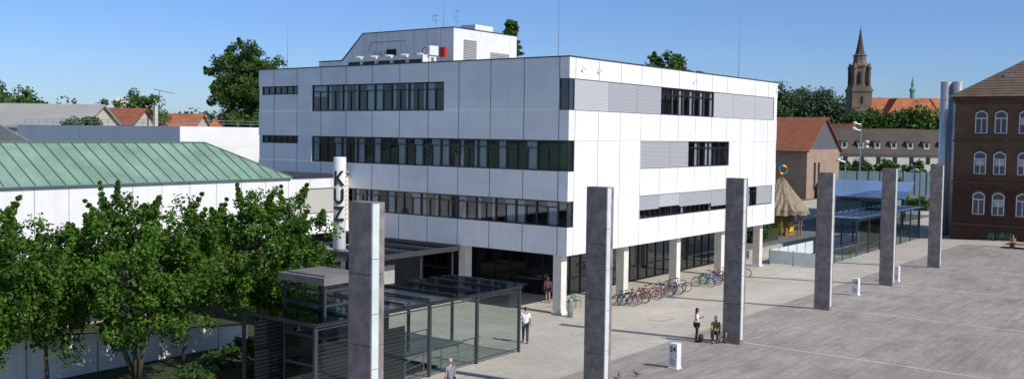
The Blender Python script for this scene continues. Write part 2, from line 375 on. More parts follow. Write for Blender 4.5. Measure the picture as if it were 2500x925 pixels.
b.prism([(53,y,z) for y,z in prof],(7.4,0,0)); b.box(55.5,57.6,45.8,47.2,17.9,18.35)
PH=b.obj('penthouse',OB,[stripes_mat('penthouse_cladding',(.76,.76,.77),(.3,.3,.32),1,1.3,.035,.1,.5,streak=.1)])
b=MB(); c=[(45.66,17.9),(54.84,17.9),(57.15,15.93),(59.84,15.93)]
for (ya,za),(yc,zc) in zip(c[:-1],c[1:]): b.prism([(52.96,ya,za+.003),(52.96,yc,zc+.003),(52.96,yc,zc+.06),(52.96,ya,za+.06)],(7.5,0,0))
b.obj('roof_edge',PH,['cap'])
for x0,x1,z0,z1 in ((54.1,55.5,15.6,17.15),(57.2,59.4,15.6,16.45)):
    b=MB(); b.box(x0,x1,45.64,45.69,z0,z1); b.obj('vent',PH,['louverL'])
b=MB(); b.box(52.94,52.99,51.3,52.3,15.2,16.6); b.obj('door',PH,['interior'])
b=MB(); b.box(52.8,52.99,52.5,53.6,15.4,16.5); b.obj('cabinet',PH,['galv'])
b=MB(); b.path([(52.93,54.2,16.5),(52.93,53.9,17.2),(52.93,50.2,17.2),(52.93,50.1,15.5)],.03,6); b.obj('pipe',PH,['galv'])
for i in range(5):
    x,y,z=50.6,46.7+i*1.52,14.8
    a=thing('air_conditioner','white rooftop cooling unit with fan on top','air conditioner',(x,y,z),'cooling units on the roof')
    b=MB(); b.box(x-.45,x+.45,y-.68,y+.68,z+.35,z+1.0); b.obj('casing',a,['bollard'])
    b=MB(); b.lathe((x,y,z+1.0),[(.42,0),(.40,.12),(.3,.14)],16); b.obj('fan',a,['silver'])
    b=MB(); b.box(x-.47,x-.455,y-.6,y+.6,z+.42,z+.7); b.obj('grille',a,['louver'])
    for dy in (-.5,.5): b=MB(); b.box(x-.4,x+.4,y+dy-.05,y+dy+.05,z,z+.35); b.obj('leg',a,['steel'])
a=thing('equipment_box','red square equipment box on rooftop','equipment box',(51,44.9,14.8)); b=MB(); b.tube((51,44.9,14.8),(51,44.9,15.8),.04); b.obj('post',a,['galv']); b=MB(); b.box(50.85,51.15,44.65,45.15,15.65,16.3); b.obj('box',a,['red'])
a=thing('equipment_box','white boxed rooftop ventilation cabinet','equipment box',(51,46.2,14.8)); b=MB(); b.box(50.6,51.5,45.8,46.7,15.8,16.45); b.box(50.7,51.4,45.9,46.6,14.8,15.8); b.obj('casing',a,['bollard']); b=MB(); b.torus((50.59,46.25,16.1),.22,.03,'x',20); b.obj('fan',a,['steel'])
for (x,y,z,h,lab) in ((53.4,47.0,17.9,5.0,'tall mast'),(53.2,47.6,17.9,1.2,'short mast'),(59,50.5,17.9,2.6,'tall mast'),(49,33.9,ZT,4.4,'thin rod'),(49,58.8,ZT,3.2,'thin rod'),(60,60,ZT,4.8,'thin rod'),(79.4,36,ZT,5.6,'thin rod')):
    a=thing('lightning_rod','thin grey metal lightning rod on flat roof','antenna',(x,y,z),'rods on the roof')
    b=MB(); b.tube((x,y,z),(x,y,z+h*.6),.03,.022,6); b.tube((x,y,z+h*.6),(x,y,z+h),.02,.012,6); b.obj('mast',a,['galv'])
    if lab!='thin rod':
        b=MB(); b.tube((x-.3,y,z+h*.5),(x+.3,y,z+h*.5),.02); b.tube((x-.3,y,z+h*.5),(x-.3,y,z+h*.5+.4),.03); b.tube((x,y-.25,z+h*.8),(x,y+.25,z+h*.8),.02); b.obj('crossbar',a,['galv'])
for x in (49.8,51.6,64.5,79.7):
    a=thing('security_camera','small white camera bracketed to the fascia','security camera',(x,Y0,14.5),'cameras on the fascia')
    b=MB(); b.path([(x,Y0,14.6),(x,Y0-.16,14.6),(x,Y0-.18,14.5)],.015,6); b.obj('bracket',a,['bollard']); b=MB(); b.tube((x-.1,Y0-.16,14.46),(x+.12,Y0-.24,14.4),.05,.05,10); b.obj('housing',a,['bollard'])
a=thing('flood_light','small dark floodlight on a wall arm','lamp',(X0,49.3,3.8)); b=MB(); b.tube((X0,49.3,3.85),(X0-.6,49.3,3.85),.03); b.obj('arm',a,['steel']); b=MB(); b.box(X0-.85,X0-.55,49.15,49.45,3.75,3.95); b.obj('lamp_housing',a,['steel'])
# ------------------------------------------------------------------ low hall with green roof
KH=thing('culture_hall','low white hall with green standing seam copper hipped roof','building',(30,51.5,-.45))
b=MB(); b.box(5,48.45,51.5,63,3.6,7.25); b.obj('wall',KH,['kuzwall'])
b=MB(); b.box(5,48.4,51.9,62.9,-.45,3.599); b.obj('louvered_wall',KH,['louver'])
b=MB(); b.box(5,48.42,51.0,63.2,3.45,3.6); b.obj('ledge',KH,['white'])
b=MB(); b.box(43.3,48.44,51.4,63,7.252,7.4); b.obj('flat_roof',KH,['cap'])
e,rd=51.3,55.3; xe,xr=43.2,39.2; zr,ze=9.55,7.32
b=MB(); b.prism([(5,e,ze-.0),(xe,e,ze),(xe,59.3,ze),(5,59.3,ze)],(0,0,-.07),1)
b.poly([(5,e,ze+.002),(xe,e,ze+.002),(xr,rd,zr),(5,rd,zr)]); b.poly([(xe,e,ze+.002),(xe,59.3,ze+.002),(xr,rd,zr)]); b.poly([(5,rd,zr),(xr,rd,zr),(xe,59.3,ze+.002),(5,59.3,ze+.002)])
x=5.4
while x<xe-.3:
    t=min(1,(xe-x)/4.0); y2=e+4*t; z2=ze+(zr-ze)*t
    b.prism([(x-.022,e,ze+.003),(x+.022,e,ze+.003),(x+.022,y2,z2+.003),(x-.022,y2,z2+.003)],(0,0,.06),1); x+=.82
b.tube((xe,e,ze+.03),(xr,rd,zr+.03),.05,.05,6,1); b.tube((5,rd,zr+.03),(xr,rd,zr+.03),.06,.06,6,1)
b.obj('roof',KH,['copper','copper_rib'])
a=thing('banner','blank beige banner stretched on the white hall wall','banner',(45.5,51.4,5.6)); b=MB(); b.box(44.05,47.0,51.40,51.46,4.85,6.45); b.obj('cloth',a,['banner']); b=MB(); b.path([(44.0,51.42,4.8),(44.0,51.42,6.5),(47.05,51.42,6.5),(47.05,51.42,4.8)],.03,6); b.obj('frame',a,['steel'])
def text_part(body,size,ext,name,parent,at,rotz,m,bold=.0,sx_=1.0):
    cu=bpy.data.curves.new('t','FONT'); cu.body=body; cu.size=size; cu.extrude=ext; cu.offset=bold; cu.align_x='CENTER'
    o=bpy.data.objects.new('t',cu); COL.objects.link(o); dg=bpy.context.evaluated_depsgraph_get(); me=bpy.data.meshes.new_from_object(o.evaluated_get(dg))
    bpy.data.objects.remove(o); me.transform(Matrix.Rotation(math.pi/2,4,'X')@Matrix.Scale(sx_,4,(1,0,0))); me.materials.clear(); me.materials.append(M[m]); me.name=name
    return place(name,me,parent,at,rotz)
sx,sy=42.9,46.4
KS=thing('advertising_column','white round column sign with yellow rings and black letters KUZ','sign',(sx,sy,-.45))
b=MB(); b.lathe((sx,sy,-.45),[(.40,0),(.40,9.2),(.37,9.27)],24); b.obj('column',KS,['bollard'],True)
b=MB(); ox,oy=sx+.606*.30+.796*.1,sy-.796*.30+.606*.1
for k in range(11): b.torus((ox,oy,4.9+k*.3),.27,.024,'z',28,6)
b.obj('ring_cage',KS,['yellow'])
rz=math.radians(-43); fx,fy=-.68,-.73
for i,ch in enumerate('KUZ'):
    text_part(ch,1.28,.03,'letter',KS,(sx+fx*.47-.606*.06,sy+fy*.47+.796*.06,7.05-i*1.12),rz,'letter',.03,.78)
# ------------------------------------------------------------------ garden wall
GW=thing('garden_wall','white panelled wall beside the garden with tree shadows','wall',(22,41,-.45))
def gwz(x): return 1.7-.1*(x-19.2)
b=MB(); b.prism([(5,41,-1),(31.6,41,-1),(31.6,41,gwz(31.6)),(5,41,gwz(5))],(0,.3,0)); b.obj('wall',GW,[stripes_mat('garden_wall_panels',(.78,.78,.77),(.22,.22,.22),0,3.2,.06,1,.6,streak=.12)])
b=MB(); b.prism([(5,40.95,gwz(5)+.003),(31.65,40.95,gwz(31.65)+.003),(31.65,40.95,gwz(31.65)+.06),(5,40.95,gwz(5)+.06)],(0,.4,0)); b.obj('coping',GW,['cap'])
PV=thing('low_pavilion','low dark glazed pavilion beside garden wall','building',(36,44,-.45))
b=MB(); b.box(34.6,41,44.2,50.9,-.45,2.6); b.obj('glazed_wall',PV,['louver']); b=MB(); b.box(34.4,41.2,43.9,50.95,2.602,2.8); b.obj('roof',PV,['steel'])
EC=thing('entrance_canopy','dark flat glass canopy over side entrance','canopy',(44.5,44.5,-.45))
b=MB(); b.box(41.2,48.4,41.2,48,2.9,3.0); b.obj('roof',EC,['roofglass'])
b=MB()
for x in (41.2,43.6,46.0,48.3): b.box(x,x+.1,41.1,48.1,3.002,3.14)
b.box(41.0,48.4,41.0,41.1,2.85,3.15); b.box(41.0,41.1,41.1,48.1,2.85,3.15)
b.obj('frame',EC,['steel'])
for x in (41.3,45,48): b=MB(); b.tube((x,41.3,-.45),(x,41.3,2.9),.06); b.obj('post',EC,['steel'])
b=MB(); b.box(41.2,43.4,42.0,42.3,-.45,2.3); b.obj('wall',EC,['concrete'])
b=MB(); b.box(43.6,48.2,44.0,44.2,-.45,2.8); b.obj('glazed_wall',EC,['interior'])
# ------------------------------------------------------------------ glass stair canopies & lifts
def canopy(label,x0,x1,y0,y1,z,nb,screens=True):
    g=gz(y0); a=thing('stair_canopy',label,'canopy',((x0+x1)/2,(y0+y1)/2,g),'glass canopies over stairs')
    f=MB(); w=(x1-x0)/nb
    f.box(x0-.1,x1+.1,y0-.12,y0-.02,z-.16,z+.02); f.box(x0-.1,x1+.1,y1+.02,y1+.12,z-.16,z+.02); f.box(x0-.1,x0,y0-.02,y1+.02,z-.16,z+.02); f.box(x1,x1+.1,y0-.02,y1+.02,z-.16,z+.02)
    for i in range(nb*2+1):
        x=x0+w*i/2
        if 0<i<nb*2: f.box(x-.03,x+.03,y0-.02,y1+.02,z+.06,z+.13)
    f.box(x0,x1,(y0+y1)/2-.04,(y0+y1)/2+.04,z-.12,z-.002)
    for i in range(nb+1):
        x=x0+w*i
        if 0<i<nb: f.box(x-.05,x+.05,y0-.02,y1+.02,z-.14,z-.003)
        for y in (y0+.02,y1-.02): f.box(x-.06,x+.06,y-.06,y+.06,g,z-.16)
    f.obj('frame',a,['steel'])
    p=MB(); p.box(x0-.25,x1+.25,y0-.3,y1+.3,z+.025,z+.05); p.obj('roof',a,['roofglass' if screens else 'blueglass'])
    for i in range(nb):
        p=MB(); xa,xb=x0+w*i+.08,x0+w*(i+1)-.08; p.box(xa+.04,xb-.04,y0,y0+.02,g+.2,z-.3); p.obj('glass_panel',a,['clear'])
        p=MB(); p.box(xa,xb,y0-.01,y0+.03,g+.15,g+.2); p.box(xa,xb,y0-.01,y0+.03,z-.3,z-.25); p.box(xa,xa+.04,y0-.01,y0+.03,g+.2,z-.3); p.box(xb-.04,xb,y0-.01,y0+.03,g+.2,z-.3); p.obj('panel_frame',a,['steel'])
    for y in (y0+.8,y1-.5):
        h=MB()
        h.path([(x1-2.5,y,g+1.0),(x1-5.5,y,g+.95),(x0+w,y,g+.2)],.03,6); h.path([(x1-2.5,y,g+.55),(x1-5.5,y,g+.5),(x0+w+1,y,g+.1)],.02,6)
        for k in range(5): xx=x1-2.5-k*1.2; h.tube((xx,y,g),(xx,y,g+.98-(0 if k<3 else (k-2)*.15)),.025)
        h.obj('handrail',a,['galv'])
    s=MB(); s.box(x0+w*.2,x1-4.8,y0+1.0,y1-.7,g+.02,g+.03); s.obj('painted_stair_shade',a,['interior'])  # flat dark sheet paints the shade of a stairwell; no pit is modelled
    if screens:
        s=MB(); s.box(x0+.3,x0+(x1-x0)*.62,y1-.35,y1-.3,g+.1,z-.5); s.obj('louvered_screen',a,['louver'])
        s=MB(); s.box(x0+.3,x0+(x1-x0)*.40,y0+.25,y0+.3,g+.1,z-.9); s.obj('louvered_screen',a,['louver'])
    return a
canopy('steel framed glass canopy over stairs down to the underground',25.4,38.6,28.8,33.2,3.0,4)
canopy('steel framed glass canopy over stairs beside far walkway',91,112,29.2,33,3.1,6,False)
def lift(x0,x1,y0,y1,zt,lab,near):
    g=-.4; a=thing('lift_tower',lab,'lift',((x0+x1)/2,(y0+y1)/2,g),'glass lift towers'); f=MB()
    for x in (x0,x1-.1):
        for y in (y0,y1-.1): f.box(x,x+.1,y,y+.1,g,zt-.3)
    for z in (g,.9,2.1,zt-.6,zt-1.2):
        f.box(x0+.1,x1-.1,y0+.01,y0+.09,z,z+.1); f.box(x0+.1,x1-.1,y1-.09,y1-.01,z,z+.1); f.box(x0+.01,x0+.09,y0+.1,y1-.1,z,z+.1); f.box(x1-.09,x1-.01,y0+.1,y1-.1,z,z+.1)
    f.obj('frame',a,['steel'])
    p=MB(); p.box(x0+.04,x0+.06,y0+.1,y1-.1,g,zt-.3); p.box(x0+.1,x1-.1,y0+.04,y0+.06,g,zt-.3); p.box(x1-.06,x1-.04,y0+.1,y1-.1,g,zt-.3); p.obj('glass_panel',a,['clear'])
    p=MB(); p.box(x0-.15,x1+.15,y0-.15,y1+.15,zt-.3,zt); p.box(x0+.1,x1-.1,y0+.1,y1-.1,zt,zt+.06); p.obj('roof',a,['slab' if near else 'steel'])
    p=MB(); p.box(x0+.5,x1-.5,y0+.9,y1-.5,g,2.2); p.obj('cabin',a,['steel'])
lift(26.4,28.4,29.4,31.9,4.6,'glazed lift tower with grey slab roof beside canopy',True)
lift(101.5,103.3,29.8,32.2,4.4,'glazed lift tower rising from far canopy',False)
RB=thing('glass_barrier','frosted pale glass barrier around the stair opening','barrier',(85,31,-.45))
def bar(xa,ya,xb,yb_,m):
    n=max(1,int(math.hypot(xb-xa,yb_-ya)/1.9))
    for i in range(n):
        b=MB(); c=MB()
        p=Vector((xa+(xb-xa)*i/n,ya+(yb_-ya)*i/n,0)); q=Vector((xa+(xb-xa)*(i+1)/n,ya+(yb_-ya)*(i+1)/n,0)); d=(q-p).normalized()*.06; nn=Vector((-d.y,d.x,0))*.25
        z0=gz(p.y)+.1
        b.prism([p+d+nn+Vector((0,0,z0)),q-d+nn+Vector((0,0,z0)),q-d-nn+Vector((0,0,z0)),p+d-nn+Vector((0,0,z0))],(0,0,1.15)); c.tube((p.x,p.y,z0-.1),(p.x,p.y,z0+1.25),.04)
        b.obj('glass_panel',RB,[m]); c.obj('post',RB,['steel'])
bar(80.4,33.2,80.4,29,'frost'); bar(80.4,29,90.8,29,'clear'); bar(80.4,33.2,90.8,33.2,'frost')
# ------------------------------------------------------------------ square pillars of the plaza
for i,x in enumerate(cx):
    a=thing('granite_pillar','tall square granite pillar with pale glass light strip','pillar',(x,CY,0),'granite pillars along the square')
    b=MB(); H=8.37
    zs=[0,2.05,4.15,6.25,H]
    if i%2: zs=[0,1.7,3.9,6.1,H]
    for z0,z1 in zip(zs[:-1],zs[1:]): b.box(x-.27,x+.27,CY-.47,CY+.47,z0+.012,z1-.006,0)
    b.box(x-.25,x+.25,CY-.45,CY+.45,0,H-.02,1)
    b.obj('shaft',a,['granite','granite_d'])
    b=MB()
    for k in range(5): b.box(x-.24,x+.03,CY-.495,CY-.475,.25+k*1.62,.25+(k+1)*1.62-.02)
    b.obj('light_strip',a,['strip'])
for x,y,t in ((39.3,20.55,'24'),(65.9,21.1,'16'),(74.4,20.9,'')):
    a=thing('bollard','white square utility bollard'+(' numbered '+t if t else ' beside granite pillar'),'bollard',(x,y,gz(y)),'white utility bollards')
    b=MB(); b.box(x-.2,x+.2,y-.2,y+.2,0.05,1.12); b.box(x-.24,x+.24,y-.24,y+.24,0,.06); b.box(x-.19,x+.19,y-.19,y+.19,1.12,1.15); b.obj('body',a,['bollard'])
    if t: text_part(t,.3,.004,'number',a,(x-.205,y,.80),-math.pi/2,'letter',.006)
    b=MB(); b.box(x-.206,x-.2,y-.12,y+.12,.2,.5); b.obj('hatch',a,['silver'])
LB=thing('litter_bin','slim grey litter bin beside white pillar','bin',(48.5,32.4,-.45)); b=MB(); b.lathe((48.5,32.4,-.45),[(.17,0),(.17,1.0),(.15,1.08)],14); b.obj('body',LB,['galv'],True); b=MB(); b.torus((48.5,32.4,.55),.17,.02,'z',16); b.obj('rim',LB,['black'])
# ------------------------------------------------------------------ bicycles
def make_bike():
    a=thing('bicycle','parked city bicycle','bicycle',(0,0,0),'bicycles parked beside the building'); r=.34
    for sx_ in (-.52,.52):
        b=MB(); b.torus((sx_,0,r),r-.02,.024,'y',28,6,0); b.torus((sx_,0,r),r-.05,.012,'y',28,4,1); b.tube((sx_,-.04,r),(sx_,.04,r),.03,.03,8,1)
        for k in range(14):
            t=2*math.pi*k/14; b.tube((sx_,.02*(-1)**k,r),(sx_+(r-.05)*math.cos(t),0,r+(r-.05)*math.sin(t)),.003,.003,3,1)
        b.obj('wheel',a,['rubber','silver'])
        b=MB()
        for k in range(9):
            t0=math.radians(20+k*16); t1=math.radians(36+k*16)
            b.add([(sx_+.37*math.cos(t0),-.03,r+.37*math.sin(t0)),(sx_+.37*math.cos(t0),.03,r+.37*math.sin(t0)),(sx_+.37*math.cos(t1),.03,r+.37*math.sin(t1)),(sx_+.37*math.cos(t1),-.03,r+.37*math.sin(t1))],[(0,1,2,3)])
        b.obj('mudguard',a,['black'])
    b=MB(); bb=(-.05,0,.3); st=(-.2,0,.78); hd=(.36,0,.85); hl=(.4,0,.68)
    for p,q in ((bb,st),(bb,hl),(st,hd),((-.52,.04,r),st),((-.52,.04,r),bb),((-.52,-.04,r),st),((-.52,-.04,r),bb),(hd,hl)): b.tube(p,q,.023,.023,8)
    for s_ in (-.05,.05): b.tube((hl[0],s_,hl[2]-.04),(.52,s_,r),.014)
    b.tube((hl[0],-.05,hl[2]-.04),(hl[0],.05,hl[2]-.04),.018); b.obj('frame',a,['black'])
    b=MB(); b.tube(st,(-.23,0,.92),.015); b.ell((-.25,0,.95),(.14,.075,.035)); b.ell((-.14,0,.95),(.1,.035,.025)); b.obj('saddle',a,['black'],True)
    b=MB(); b.tube(hd,(.33,0,1.02),.016); b.path([(.2,-.28,1.04),(.33,-.16,1.05),(.34,0,1.03),(.33,.16,1.05),(.2,.28,1.04)],.014,8); b.obj('handlebar',a,['silver'])
    b=MB(); b.tube((-.05,-.07,.3),(-.05,.07,.3),.045,.045,14); b.torus((-.05,.06,.3),.09,.01,'y',18,4); b.tube((-.05,.06,.3),(.08,.09,.2),.012); b.tube((-.05,-.06,.3),(-.18,-.09,.4),.012); b.box(.04,.13,.08,.16,.18,.21); b.box(-.23,-.14,-.16,-.08,.39,.42); b.obj('crank',a,['silver'])
    b=MB(); b.box(-.75,-.32,-.07,.07,.72,.735); b.tube((-.7,.06,.72),(-.55,.04,r),.007); b.tube((-.7,-.06,.72),(-.55,-.04,r),.007); b.obj('rack',a,['black'])
    return a
bk=make_bike()
cols=['black','black','red','black','orange','silver','orange','blue','green','black','silver','black','green','blue','blue','red','yellow','black','silver']
bx=[54.0,54.5,55.2,55.8,57.2,57.8,58.4,58.9,59.5,60.1,60.8,61.6,64.9,66.0,67.0,68.1,71.4,69.1,66.5]
for i,(c,x) in enumerate(zip(cols,bx)):
    k=clone(bk,(x,31.95+rnd.uniform(-.3,.2),gz(31.7)),math.atan2(-.8,.6)+rnd.uniform(-.25,.25)+(math.pi if i%5==3 else 0))
    k.rotation_euler[0]=math.radians(rnd.uniform(-5,5)); k['label']=c+' city bicycle parked beside a white pillar'
    for ch in k.children:
        if ch.name.startswith('frame') or (ch.name.startswith('mudguard') and c in('orange','blue','yellow')):
            ch.material_slots[0].link='OBJECT'; ch.material_slots[0].material=M[c]
for ch in list(bk.children): bpy.data.objects.remove(ch)
bpy.data.objects.remove(bk)
# ------------------------------------------------------------------ chairs & bench
def make_chair():
    a=thing('chair','green metal outdoor chair','chair',(0,0,0),'green metal chairs')
    b=MB()
    for k in range(7): b.box(-.22,.22,-.2+k*.06,-.155+k*.06,.43,.445)
    b.box(-.23,-.21,-.2,.22,.42,.45); b.box(.21,.23,-.2,.22,.42,.45); b.obj('seat',a,['chairgreen'])
    b=MB(); b.path([(-.21,-.2,.43),(-.21,-.3,.86),(.21,-.3,.86),(.21,-.2,.43)],.018,6)
    for k in range(6): b.tube((-.15+k*.06,-.22,.45),(-.15+k*.06,-.3,.86),.011)
    b.obj('backrest',a,['chairgreen'])
    for x in (-.21,.21):
        for y in (-.19,.2):
            b=MB(); b.tube((x,y,.43),(x*1.1,y*1.2,0),.016); b.obj('leg',a,['chairgreen'])
    for x in (-.24,.24):
        b=MB(); b.path([(x,-.25,.65),(x,.18,.66),(x,.2,.43)],.014,6); b.obj('armrest',a,['chairgreen'])
    return a
ch0=make_chair()
def face(dx,dy): return math.atan2(dy,dx)-math.pi/2
chs=[(45.95,21.75,face(-.7,-.3)),(46.3,21.15,face(-.9,.2)),(50.6,34.2,face(.2,-1)),(51.5,34.0,face(-.3,-1)),(111.3,21.9,face(-1,0)),(112.2,21.2,face(-.8,.5)),(111.9,20.4,face(-1,.2))]
for x,y,r in chs: clone(ch0,(x,y,gz(y)+.006),r)
for c in list(ch0.children): bpy.data.objects.remove(c)
bpy.data.objects.remove(ch0)
BN=thing('bench','long dark timber platform bench on the square','bench',(106.5,17.6,0)); b=MB(); b.box(104.9,106.9,15.5,19.4,.36,.44); b.obj('seat',BN,['wood'])
for y in (16,18.8):
    b=MB(); b.box(105.1,106.7,y,y+.15,0,.36); b.obj('leg',BN,['steel'])
# ------------------------------------------------------------------ people
def skin(vs,es,rs,sub=1):
    me=bpy.data.meshes.new('s'); me.from_pydata(vs,es,[]); o=bpy.data.objects.new('s',me); COL.objects.link(o)
    md=o.modifiers.new('k','SKIN')
    if sub: s2=o.modifiers.new('u','SUBSURF'); s2.levels=sub
    if not me.skin_vertices:
        bpy.context.view_layer.objects.active=o
        bpy.ops.mesh.customdata_skin_add()
    for i,d in enumerate(me.skin_vertices[0].data):
        r=rs[i]; d.radius=(r,r); d.use_root=(i==0)
    dg=bpy.context.evaluated_depsgraph_get(); dg.update()
    e=bpy.data.meshes.new_from_object(o.evaluated_get(dg)); out=([v.co.copy() for v in e.vertices],[tuple(p.vertices) for p in e.polygons])
    bpy.data.objects.remove(o); return out
def person(label,p,fdir,pose,shirt,pants,hair,longhair=False,scale=1.0,skinm='skin',short=False,arms=None):
    a=thing('person',label,'person',(0,0,0))
    J={}
    if pose=='sit':
        J=dict(pel=(0,-.02,.53),wai=(0,-.05,.66),che=(0,-.06,.88),nb=(0,-.03,1.05),nt=(0,0,1.13)); hc=(0,.03,1.235)
        for s,q in ((-1,'l'),(1,'r')):
            J.update({'sh'+q:(.175*s,-.05,1.0),'el'+q:(.23*s,.02,.75),'wr'+q:(.13*s,.22,.66),'pa'+q:(.10*s,.29,.64),'hi'+q:(.09*s,.03,.52),'kn'+q:(.12*s,.46,.53),'an'+q:(.11*s,.44+.08*s,.10),'to'+q:(.12*s,.58+.08*s,.035)})
    else:
        st=.17 if pose=='walk' else .03
        J=dict(pel=(0,0,.95),wai=(0,0,1.08),che=(0,0,1.30),nb=(0,-.01,1.46),nt=(0,.01,1.54)); hc=(0,.03,1.645)
        for s,q in ((-1,'l'),(1,'r')):
            J.update({'sh'+q:(.18*s,0,1.42),'el'+q:(.235*s,-.03+st*.3*s,1.14),'wr'+q:(.25*s,.06+st*.7*s,.90),'pa'+q:(.25*s,.09+st*.8*s,.82),'hi'+q:(.09*s,0,.91),'kn'+q:(.10*s,.03-st*.7*s,.50),'an'+q:(.10*s,-.02-st*1.3*s,.085),'to'+q:(.115*s,.14-st*1.3*s,.03)})
        if arms=='hold': J.update(ell=(-.25,-.05,1.15),wrl=(-.15,.2,1.13),pal=(-.08,.26,1.15))
        if arms=='hip': J.update(elr=(.36,-.08,1.18),wrr=(.2,.05,1.04),par=(.15,.09,1.02),ell=(-.22,.1,1.16),wrl=(-.1,.28,1.24),pal=(-.05,.34,1.28))
    R=dict(pel=.125,wai=.105,che=.125,nb=.06,nt=.05,sh=.058,el=.042,wr=.028,pa=.03,hi=.088,kn=.06,an=.04,to=.032)
    K=list(J); idx={k:i for i,k in enumerate(K)}; E=[('pel','wai'),('wai','che'),('che','nb'),('nb','nt')]
    for q in 'lr': E+=[('che','sh'+q),('sh'+q,'el'+q),('el'+q,'wr'+q),('wr'+q,'pa'+q),('pel','hi'+q),('hi'+q,'kn'+q),('kn'+q,'an'+q),('an'+q,'to'+q)]
    vs=[J[k] for k in K]; rs=[R.get(k,R.get(k[:2],.05)) for k in K]; es=[(idx[x],idx[y]) for x,y in E]
    b=MB(); v,f=skin(vs,es,rs); b.add(v,f,0)
    for q,s in (('l',-1),('r',1)):
        w,pm=Vector(J['wr'+q]),Vector(J['pa'+q]); d=(pm-w).normalized(); side=d.cross(Vector((s,0,0)))
        if side.length<.2: side=d.orthogonal()
        side.normalize(); curl=d.cross(side).normalized()
        for k,L in enumerate((.07,.08,.075,.06)):
            o0=pm+side*(k-1.5)*.019; m1=o0+d*L*.55; m2=m1+d*L*.35+curl*L*.3; b.tube(o0,m1,.009,.008,6); b.tube(m1,m2,.008,.006,6)
        o0=pm-d*.02+side*.035; b.tube(pm-d*.03,o0+side*.02+d*.02,.011,.010,6); b.tube(o0+side*.02+d*.02,o0+side*.025+d*.055,.010,.007,6)
    hv=Vector(hc)
    b.ell(hv,(.078,.095,.118),0,16,12,fn=lambda p:Vector((p.x*(1-.18*max(0,-p.z)),p.y*(1-.1*max(0,-p.z)),p.z)))
    b.ell(hv+Vector((0,.097,-.012)),(.014,.02,.022),0,8,6)
    for s in (-1,1): b.ell(hv+Vector((.078*s,0,-.005)),(.012,.022,.032),0,8,6); b.ell(hv+Vector((.03*s,.086,.012)),(.013,.008,.009),1,8,6)
    b.ell(hv+Vector((0,.085,-.052)),(.024,.009,.008),2,8,6)
    b.obj('body',a,[skinm,'black','lip'],True)
    def cloth(keys,edges,grow,name,m,adj={}):
        ii={k:i for i,k in enumerate(keys)}
        v,f=skin([adj.get(k,J.get(k)) for k in keys],[(ii[x],ii[y]) for x,y in edges],[R.get(k,R.get(k[:2],.05))*grow+.012 for k in keys]); c=MB(); c.add(v,f,0); return c.obj(name,a,[m],True)
    half={q:tuple((Vector(J['sh'+q])*.25+Vector(J['el'+q])*.75)) for q in 'lr'}
    cloth(['wai','pel','che','shl','shr','ell','elr','nb'],[('wai','pel'),('wai','che'),('che','shl'),('che','shr'),('shl','ell'),('shr','elr'),('che','nb')],1.12,'shirt',shirt,{'ell':half['l'],'elr':half['r'],'nb':tuple(Vector(J['che'])*.35+Vector(J['nb'])*.65)})
    kk={q:tuple((Vector(J['kn'+q])+Vector(J['hi'+q]))/2) for q in 'lr'}
    if short: cloth(['pel','hil','hir','knl','knr'],[('pel','hil'),('pel','hir'),('hil','knl'),('hir','knr')],1.12,'shorts',pants,{'knl':kk['l'],'knr':kk['r']})
    else: cloth(['pel','hil','hir','knl','knr','anl','anr'],[('pel','hil'),('pel','hir'),('hil','knl'),('hir','knr'),('knl','anl'),('knr','anr')],1.1,'trousers',pants)
    for q in 'lr':
        c=MB(); A,Bp=Vector(J['an'+q]),Vector(J['to'+q]); mid=(A+Bp)/2; c.ell((mid.x,mid.y,.045),(.048,.14,.045),0,12,8)
        c.obj('shoe',a,['shoe'],True)
    c=MB(); c.ell(hv+Vector((0,-.018,.022)),(.090,.098,.118),0,16,12,fn=lambda p: Vector((p.x,min(p.y,.55+.3*max(0,p.z-.4)),p.z if p.z>-.35 else -.35)))
    if longhair: c.ell(hv+Vector((0,-.075,-.14)),(.075,.045,.17),0,12,8)
    c.obj('hair',a,[hair],True)
    a.location=(p[0],p[1],p[2]+.004); a.rotation_euler[2]=face(*fdir); a.scale=(scale,)*3
    return a
person('man in white t-shirt and dark jeans walking across the paving',(40.75,30.0,gz(30)),(.8,.6),'walk','shirtwhite','jeans','hairbrown',scale=1.06,arms='hold')
person('grey-haired man in grey-blue t-shirt walking on the paving',(29.0,25.0,gz(25)),(.3,.95),'walk','shirtgrey','trousers','hairgrey',scale=1.0)
person('woman with long black hair in white top and black trousers',(45.55,22.62,gz(22.62)),(.6,-.8),'stand','shirtwhite','trousers','hairblack',True,.98,'skin2',arms='hip')
person('woman with dark hair sitting on green chair holding drink',(45.95,21.75,gz(21.7)+.01),(-.7,-.3),'sit','olive','trousers','hairbrown',True,.97)
person('person in dark top and shorts sitting on green chair',(46.3,21.15,0.01),(-.9,.2),'sit','trousers','jeans','hairblack',True,.97,short=True)
person('person in light top standing in the shade under the building',(51.7,36.3,-.45),(-.7,-.5),'stand','pink','jeans','hairbrown',True,.97,short=True)
person('person in pale clothes standing under the building',(52.4,36.0,-.45),(-.8,-.5),'stand','banner','banner','hairblack',False,.98)
person('person in red top sitting on the platform bench',(105.2,18.7,-.02),(-1,.1),'sit','pink','trousers','hairblack',False,1.0)
a=thing('drink_cup','small yellow paper cup held by seated woman','cup',(45.66,21.62,.62)); b=MB(); b.lathe((45.66,21.62,.62),[(.03,0),(.04,.1)],12); b.obj('cup',a,['yellow'])
a=thing('backpack','black backpack standing on the paving','bag',(45.4,22.3,gz(22.3))); b=MB(); b.ell((45.4,22.3,.17),(.16,.13,.22),0,12,8); b.obj('body',a,['black'],True); b=MB(); b.path([(45.35,22.2,.3),(45.4,22.2,.42),(45.45,22.2,.3)],.012,6); b.obj('strap',a,['bag'])
